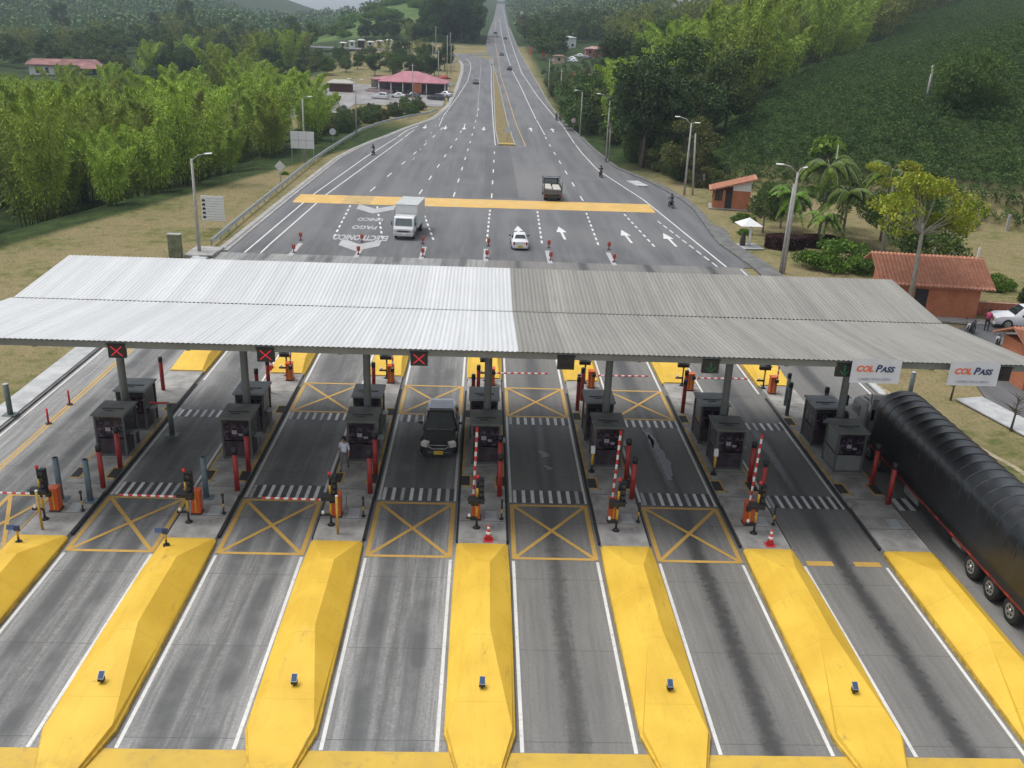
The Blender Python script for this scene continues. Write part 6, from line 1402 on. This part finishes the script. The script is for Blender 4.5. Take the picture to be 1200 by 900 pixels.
# middle distance on the left
def midL(x, y):
    if not visx(x, y, 10): return False
    if -50 < x < -8 and 205 < y < 290: return False
    if -182 < x < -112 and 262 < y < 352: return False
    if y > 384 and y < 440 and x > -78: return False
    if x > -12: return False
    if y > 440 and x > -110: return random.random() < .12
    if 290 < y < 384 and x > -66: return random.random() < .75
    return x < tree_left(y) - 3 or y > 290
cnt = 0
for (x, y) in scatter(-260, -10, 252, 520, 11.5, midL)[:290]:
    r_ = random.random(); cnt += 1
    far = y > 338
    if far: mass(random.choice(TRE) if random.random() < .85 else BAM[2], x, y, random.uniform(.5, .8) if x > -66 else random.uniform(.7, 1.05)); continue
    if r_ < .16 and x < -60: plant(BAM[random.randrange(3)], x, y, 'bamboo clump rising among the mixed trees of the left valley', 'bamboo in the left valley', 1.05, cat='bamboo')
    else: plant(TRE[random.randrange(5)], x, y, 'green tree in the mixed wood farther up the left valley' if far else 'green tree in the mixed wood between grove and restaurant', 'trees up the left valley' if far else 'trees between grove and restaurant', random.uniform(.5, .8) if x > -66 else random.uniform(.75, 1.15))
print('midL', cnt)
# tall trees by the trunk road on the left
for (x, y) in scatter(-27, -3, 484, 560, 6.0, lambda x, y: x < rl(y) - 6.5): plant(TRE[random.choice((1, 3))], x, y, 'tall dark tree in the clump left of the rising trunk road', 'tall trees left of the trunk road', random.uniform(1.5, 2.0))
for (x, y) in scatter(-60, -28, 470, 500, 7.0, lambda x, y: True): plant(TRE[1], x, y, 'dark shrub belt at the foot of the green field', 'shrub belt under the field', random.uniform(.5, .8), cat='bush')
# skyline trees on the left
for i, (x, y, s) in enumerate(((-166, 545, 1.7), (-183, 548, 1.2), (-108, 540, 1.2), (-240, 560, 1.6))): plant(TRE[3], x, y, 'tall lone tree standing on the left skyline ridge', 'lone trees on the left ridge', s)
# right wood
def edge_x(y): return lerp_tab(y, [(125, 31), (137, 30), (158, 41), (198, 59), (260, 100), (320, 140), (520, 260)])
def woodR(x, y):
    return x > max(re_(y) + 4.0, base_right(y) - 2.5) and not (y > 195 and x < .118 * y + 3) and x < edge_x(y) and visx(x, y, 5) and not (300 < y < 400 and x < 48) and y > 132
pts = scatter(20, 200, 130, 470, 6.8, woodR); pts.sort(key=lambda p: p[1]); print('woodR', len(pts))
for i, (x, y) in enumerate(pts):
    e = edge_x(y) - x; roadside = x < re_(y) + 22
    if y > 262 and not roadside: mass(BAM[random.randrange(4)] if e < 34 or random.random() < .4 else random.choice(TRE), x, y, random.uniform(.85, 1.1)); continue
    if e < 34 and y > 165 and random.random() < .35: continue
    if y > 165 and e < 34 or (not roadside and random.random() < .45): plant(BAM[random.randrange(4)], x, y, 'olive green bamboo clump along the edge of the coffee hillside' if e < 34 else 'bamboo clump inside the right hand wood', 'bamboo along the coffee field' if e < 34 else 'bamboo inside the right wood', random.uniform(.95, 1.4), cat='bamboo')
    else:
        nr += roadside; plant(TRE[random.choice((0, 1, 1, 3, 4, 2))], x, y, ('dark leafy tree on the wooded bank right of the approach, %s counted from nearest' % NTH[nr - 1]) if roadside else 'leafy tree inside the right hand wood', 'trees on the right roadside bank' if roadside else 'trees inside the right wood', random.uniform(.95, 1.2) if y < 150 else random.uniform(1.15, 1.5))
for (x, y) in scatter(18, 48, 196, 350, 5.2, lambda x, y: x > re_(y) + 3.4 and x < .118 * y + 5 and not (abs(x - 25.5) < 4 and 280 < y < 296)):
    hmax = max(1.5, 20 - 43 * y / 1079 - height(x, y) + random.uniform(-1.5, .3)); plant(LOWT[random.randrange(2)], x, y, 'low bushy tree between the right verge and the roadside stalls', 'low trees before the stalls', hmax / 5 * random.uniform(.8, 1.05), cat='tree')
for (x, y) in scatter(20, 46, 126, 200, 3.8, lambda x, y: x > max(re_(y) + 4.6, base_right(y) - 1.0) and x < max(re_(y) + 11, base_right(y) + 6) and x < edge_x(y) + 4):
    plant(LOWT[random.randrange(2)], x, y, 'dense undergrowth shrub at the foot of the right roadside trees', 'undergrowth under the right roadside trees', random.uniform(.5, .95), cat='shrub')
for (x, y) in scatter(14, 60, 395, 640, 9, lambda x, y: x > re_(y) + 6 and not (y < 450 and x > 30) and not (20 < x < 52 and 625 < y < 700)): mass(TRE[random.randrange(5)], x, y, random.uniform(.8, 1.2))
# isolated round tree in the coffee and garden plants on the right
big = mk_tree('round_tree', broad(41, 6.5, 5.0, 6.3, 60, 260, .3, .25, .0), LF_GRN); plant(big, 68, 134, 'big round dense tree standing alone in the coffee hillside', None, 1.0)
ban = mk_tree('banana_plant', broad(42, 4.5, 2.2, 4.0, 18, 60, .9, .12), LF_PALM); plant(ban, 47, 128, 'pale green leafy plant standing out of the dark coffee bushes', None, 1.0, cat='plant')
def palm(seed, H, n=13, L=2.9, droop=1.15, tr=.13, up=.9):
    rng = np.random.default_rng(seed); b = MB(); b.tube([(0, 0, -.3), (.12, 0, H * .5), (.05, .05, H)], [tr * 1.4, tr, tr * .8], 10); co = []
    for i in range(n):
        a = 2 * PI * i / n + rng.uniform(-.2, .2); e = rng.uniform(.15, 1.35); l = L * rng.uniform(.8, 1.1); pts_ = []
        for j in range(9):
            t = j / 8; pts_.append(np.array([.05 + l * t * math.cos(a) * (1 - .12 * t), .05 + l * t * math.sin(a) * (1 - .12 * t), H + l * (e * t - droop * t * t)]))
        b.tube([Vector(p) for p in pts_], [.03] * 8 + [.008], 4, cap=False)
        P_ = np.array(pts_)
        for s in (-1, 1):
            t = np.linspace(.08, 1, 60); idx = np.minimum((t * 8).astype(int), 7); fr = (t * 8 - idx)[:, None]; p = P_[idx] * (1 - fr) + P_[idx + 1] * fr
            side = np.array([-math.sin(a), math.cos(a), 0]) * s; ll = .95 * np.sin(t * PI * .85 + .3)[:, None]; d = side + np.array([math.cos(a), math.sin(a), 0]) * .35 + np.array([0, 0, -1]) * rng.uniform(.35, .8, (60, 1))
            d /= np.linalg.norm(d, axis=1, keepdims=True); c_ = p + d * ll / 2; wv = np.cross(d, [0, 0, 1]); wv /= np.linalg.norm(wv, axis=1, keepdims=True)
            co.append(np.stack([p, c_ + wv * .085, p + d * ll, c_ - wv * .085], 1))
    return b, np.concatenate(co)
PALMS = [mk_tree('palm_tree', palm(s, H, n_, L), LF_PALM, M_PALEB, ('trunk', 'fronds')) for s, H, n_, L in ((1, 7.6, 20, 4.0), (2, 4.6, 18, 3.4), (3, 6.0, 18, 3.8))]
for i, (p, x, y, lab) in enumerate(((0, 36.4, 98.5, 'tallest palm, middle of the group beside the paired lamp'), (1, 33.4, 99.5, 'short palm left of the tall one behind the lamp poles'), (2, 37.9, 95.6, 'palm with yellowing fronds at the right of the tallest'), (0, 43.2, 98.2, 'palm behind the yellow flowering tree'), (1, 35.2, 93.8, 'low palm standing in the maroon hedge'))): plant(PALMS[p], x, y, lab, None, (1, .95, .95, .95, .7)[i], cat='palm')
yt = mk_tree('flowering_tree', broad(51, 9.5, 3.6, 4.2, 22, 240, .26, .17, .2, 1.0, .42), LF_YEL, M_PALEB); plant(yt, 32.8, 67.5, 'slender tree with flat yellow green crown standing before the brick outbuilding', None, 1.12, rz=.6)
yt2 = mk_tree('slender_tree', broad(52, 9.8, 2.4, 3.0, 12, 200, .26, .12, .2, 1.0, .5), LF_YEL, M_PALEB); plant(yt2, 39.2, 88.5, 'slender tree with sparse yellowish crown left of the flat crowned tree', None, 1.0)
gt = mk_tree('garden_tree', broad(53, 5.0, 2.6, 3.0, 18, 180, .26, .12), LF_GRN, M_PALEB)
for x, y, s, lab in ((41.2, 92.4, 1.1, 'small dark crowned tree on a pale trunk before the yellow tree'), (30.9, 100.5, .8, 'small garden tree behind the paired lamp poles'), (33.8, 103.5, .85, 'small garden tree farther behind the maroon hedges'), (38.6, 76.8, 1.25, 'dark leafy tree half covered by the yellow crown'), (47.5, 100.5, 1.1, 'small tree at the foot of the coffee hill right of the palms'), (45.2, 92.0, .7, 'low tree in the lawn beyond the yellow crown'), (40.5, 103.5, 1.2, 'small tree behind the tallest palm at the hill foot'), (35.0, 109.5, .9, 'small tree right behind the small brick hut')): plant(gt, x, y, lab, None, s)
sh = mk_tree('bright_shrub', broad(54, 2.3, 2.9, 2.2, 30, 220, .26, .06, .1, 1.0, .5), LF_BRI, M_BARK, ('stems', 'foliage'))
for x, y, s, lab in ((33.4, 84.6, 1.15, 'wide bright green shrub right behind the canopy edge'), (30.2, 106.5, .5, 'bright green bush beside the small brick hut'), (45.5, 78.5, .55, 'small bright bush in the grass above the pickup'), (28.5, 99.5, .3, 'tiny bush between the hut and the shrine'), (-27.9, 131, .2, 'tuft of weeds beyond the left guardrail')): plant(sh, x, y, lab, None, s, cat='shrub')
fl = mk_tree('flowering_bush', broad(55, 1.7, 1.5, 1.6, 18, 160, .2, .05, .1), LF_WHT, M_BARK, ('stems', 'foliage')); plant(fl, 37.1, 83.2, 'white flowering bush left of the brick outbuilding', None, 1.0, cat='bush')
db = mk_tree('dark_bush', broad(56, 1.9, 1.3, 1.8, 16, 160, .2, .05, .1), LF_DRK, M_BARK, ('stems', 'foliage')); plant(db, 46.6, 74.0, 'round dark bush by the steel post above the pickup', None, 1.0, cat='bush'); plant(db, 40.3, 80.5, 'dark bush peeping above the outbuilding ridge', None, .8, cat='bush')
def hedge(x, y, rx, ry, h, label):
    t = thing('maroon_hedge', label, 'hedge', (x, y, 0), 0, 'maroon hedges'); n = 9000; r = np.random.default_rng(int(x)); a = r.uniform(0, 2 * PI, n); q = np.sqrt(r.uniform(0, 1, n)); z = r.uniform(0, 1, n); top = z > .5
    q = np.where(top, q, r.uniform(.86, 1.02, n)); zz = np.where(top, h * r.uniform(.88, 1.06, n), h * z * 2)
    c_ = np.stack([q * rx * np.cos(a), q * ry * np.sin(a), zz], -1); d = r.normal(size=(n, 3)); pmesh('foliage', leaf_quads(c_, d, .17, .1, r), LF_MAR, t)
    MB().tube([(0, 0, 0), (0, 0, h * .9)], .8, 8).build('stems', M_BARK, t)
hedge(31.0, 93.0, 2.0, 1.4, 1.15, 'round clipped maroon hedge behind the paired lamp poles'); hedge(35.0, 94.2, 2.0, 1.2, 1.0, 'round clipped maroon hedge under the palms')
def bare(x, y, h, label, seed):
    r = random.Random(seed); t = thing('bare_sapling', label, 'sapling', (x, y, 0), 0, 'bare saplings in the grass'); b = MB(); b.tube([(0, 0, -.1), (.06, .03, h * .5), (.02, .1, h)], [.07, .05, .015], 6); b.build('trunk', M_BARK, t); b = MB()
    for i in range(16):
        z = h * r.uniform(.4, .95); a = r.uniform(0, 6.28); L = r.uniform(.5, 1.2); b.tube([(.04, .05, z), (L * .5 * math.cos(a), L * .5 * math.sin(a), z + L * .35), (L * math.cos(a), L * math.sin(a), z + L * .6)], [.03, .018, .005], 4)
    b.build('branches', M_BARK, t)
bare(29.9, 46.7, 2.2, 'bare sapling in the grass near the concrete path', 1); bare(28.6, 51.2, 1.9, 'bare sapling below the right hand banner', 2); bare(26.6, 55.6, 2.0, 'bare sapling under the canopy edge on the grass', 3)
# grass tufts near the plaza
def tufts(name, test, box, n, m, hmin, hmax, label):
    r = np.random.default_rng(77); P_ = []
    x = r.uniform(box[0], box[1], n * 2); y = r.uniform(box[2], box[3], n * 2)
    ok = [i for i in range(n * 2) if test(x[i], y[i])][:n]
    x, y = x[ok], y[ok]; z = np.array([height(a, c_) for a, c_ in zip(x, y)]) - .07; h = r.uniform(hmin, hmax, len(x)); c_ = np.stack([x, y, z + h / 2], -1); d = r.normal(size=(len(x), 3)) * .5; d[:, 2] = 1
    q = leaf_quads(c_, d, 1.0, .07, r); cc = c_[:, None, :]; q = cc + (q - cc) * np.array([1, 1, 1]) * h[:, None, None]
    o = pmesh(name, q, m); tag(o, label, 'grass', kind='stuff')
LF_GRS = leafmat('dry_grass_blades', (.17, .155, .06), (.30, .24, .12), trans=.1)
tufts('verge_grass', lambda x, y: x < -26 and x > tree_left(y) - 2, (-50, -26, 40, 165), 26000, LF_GRS, .1, .28, 'short dry grass on the left verge')
tufts('garden_grass', lambda x, y: not (x > 33 - (y - 48) * .1 and 40 < y < 69) and not (y > 82 and x < ro(y) + 3) and x < base_right(y) + 2, (25, 60, 22, 128), 26000, LF_GRS, .08, .24, 'short dry grass of the right hand lawn')
# coffee field on the right hillside
def coffee():
    pts_ = []; r = random.Random(5); ax = Vector((.69, -.72)); 
    def ok(x, y): return x > base_right(y) + 3 and x > edge_x(y) + 1 and y < 430 and visx(x, y, 8) and y > 70
    for i in range(-60, 260):
        for j in range(-10, 200):
            s = 1.0 if j < 60 else 1.0
            x = 30 + i * 1.75 * ax.x + j * 2.6 * .72 + r.uniform(-.4, .4); y = 100 + i * 1.75 * ax.y + j * 2.6 * .69 + r.uniform(-.4, .4)
            if ok(x, y): pts_.append((x, y, height(x, y)))
    return np.array(pts_)
cp = coffee(); print('coffee', len(cp))
proto = []
for s in range(5):
    r = np.random.default_rng(100 + s); n = 210; o = r.normal(size=(n, 3)); o /= np.linalg.norm(o, axis=1, keepdims=True); o[:, 2] = np.abs(o[:, 2]) * 1.0; o *= np.array([1.15, 1.15, 1.55]) * (r.uniform(.6, 1.05, n) ** .6)[:, None]
    d = o * .5 + r.normal(size=(n, 3)) * .5; d[:, 2] -= .4; proto.append(leaf_quads(o + np.array([0, 0, .2]), d, .30, .16, r))
r = np.random.default_rng(9); allq = []
for s in range(5):
    sel = cp[np.arange(len(cp)) % 5 == s]; sc = r.uniform(.75, 1.2, len(sel)); q = proto[s][None] * sc[:, None, None, None]; allq.append((q + sel[:, None, None, :]).reshape(-1, 4, 3))
o = pmesh('coffee_bushes', np.concatenate(allq), LF_COF); tag(o, 'dense rows of dark coffee bushes covering the right hillside', 'crop', kind='stuff')
# far woods as masses
def farwood(name, label, test, box, st, size, n_leaf, lf):
    r = np.random.default_rng(31); pts_ = []; y = box[2]
    while y < box[3]:
        s_ = st * (1 + (y - box[2]) / 900); x = box[0]
        while x < box[1]:
            px, py = x + r.uniform(-.45, .45) * s_, y + r.uniform(-.45, .45) * s_
            if test(px, py): pts_.append((px, py, height(px, py), s_ / st))
            x += s_
        y += s_ * .9
    pts_ = np.array(pts_); print(name, len(pts_)); Q = []
    for s in range(6):
        n = n_leaf; o = r.normal(size=(n, 3)); o /= np.linalg.norm(o, axis=1, keepdims=True); o[:, 2] = np.abs(o[:, 2]) * 1.25 - .1; o *= (r.uniform(.65, 1.05, n))[:, None] * size; pr_ = leaf_quads(o + np.array([0, 0, size * .5]), o * .3 + r.normal(size=(n, 3)) * size * .5, size * .36, size * .22, r)
        sel = pts_[np.arange(len(pts_)) % 6 == s]; sc = sel[:, 3] * r.uniform(.6, 1.35, len(sel)); Q.append((pr_[None] * sc[:, None, None, None] + sel[:, None, None, :3]).reshape(-1, 4, 3))
    o = pmesh(name, np.concatenate(Q), lf); tag(o, label, 'wood', kind='stuff')
for (x, y) in scatter(-105, -12, 480, 660, 14, lambda x, y: random.random() < .4): plant(sh, x, y, 'scattered bush on the open green field beside the trunk road', 'bushes on the green field', random.uniform(.9, 2.0), cat='bush')
farwood('far_left_wood', 'hazy dark forest covering the far hills on the left', lambda x, y: visx(x, y, 20) and (x < -12 or y > 1610) and not (y > 1150 and -420 < x < -30) and not (-110 < x < -8 and 470 < y < 680 and random.random() > .05), (-900, 30, 520, 1950), 9.5, 4.2, 90, LF_FAR)
farwood('far_right_wood', 'distant wood climbing the hill right of the trunk road', lambda x, y: visx(x, y, 20) and x > re_(y) + 7 and not (y < 470 and x > edge_x(y)) and not (y < 480 and x < 70) and not (105 < x < 140 and 560 < y < 640), (18, 900, 455, 1500), 9.0, 4.0, 80, LF_FAR)
flush_mass()
for s_ in BAM + TRE:
    if s_.name not in USED: print('UNUSED', s_.name)

# ================================================================ haze
if HAZE:
    hz = MB(); hz.bb(-1500, 1300, -55, 4100, -40, 330); o = hz.build('haze', [])
    m = bpy.data.materials.new('haze_air'); m.use_nodes = True; nt = m.node_tree; nt.nodes.clear()
    out = nt.nodes.new('ShaderNodeOutputMaterial'); v = nt.nodes.new('ShaderNodeVolumePrincipled'); v.inputs['Color'].default_value = (.72, .85, 1.0, 1); v.inputs['Density'].default_value = .00024; v.inputs['Anisotropy'].default_value = .3
    nt.links.new(v.outputs[0], out.inputs['Volume']); o.data.materials.append(m); tag(o, 'thin pale blue air haze over the valley', 'haze', kind='stuff')
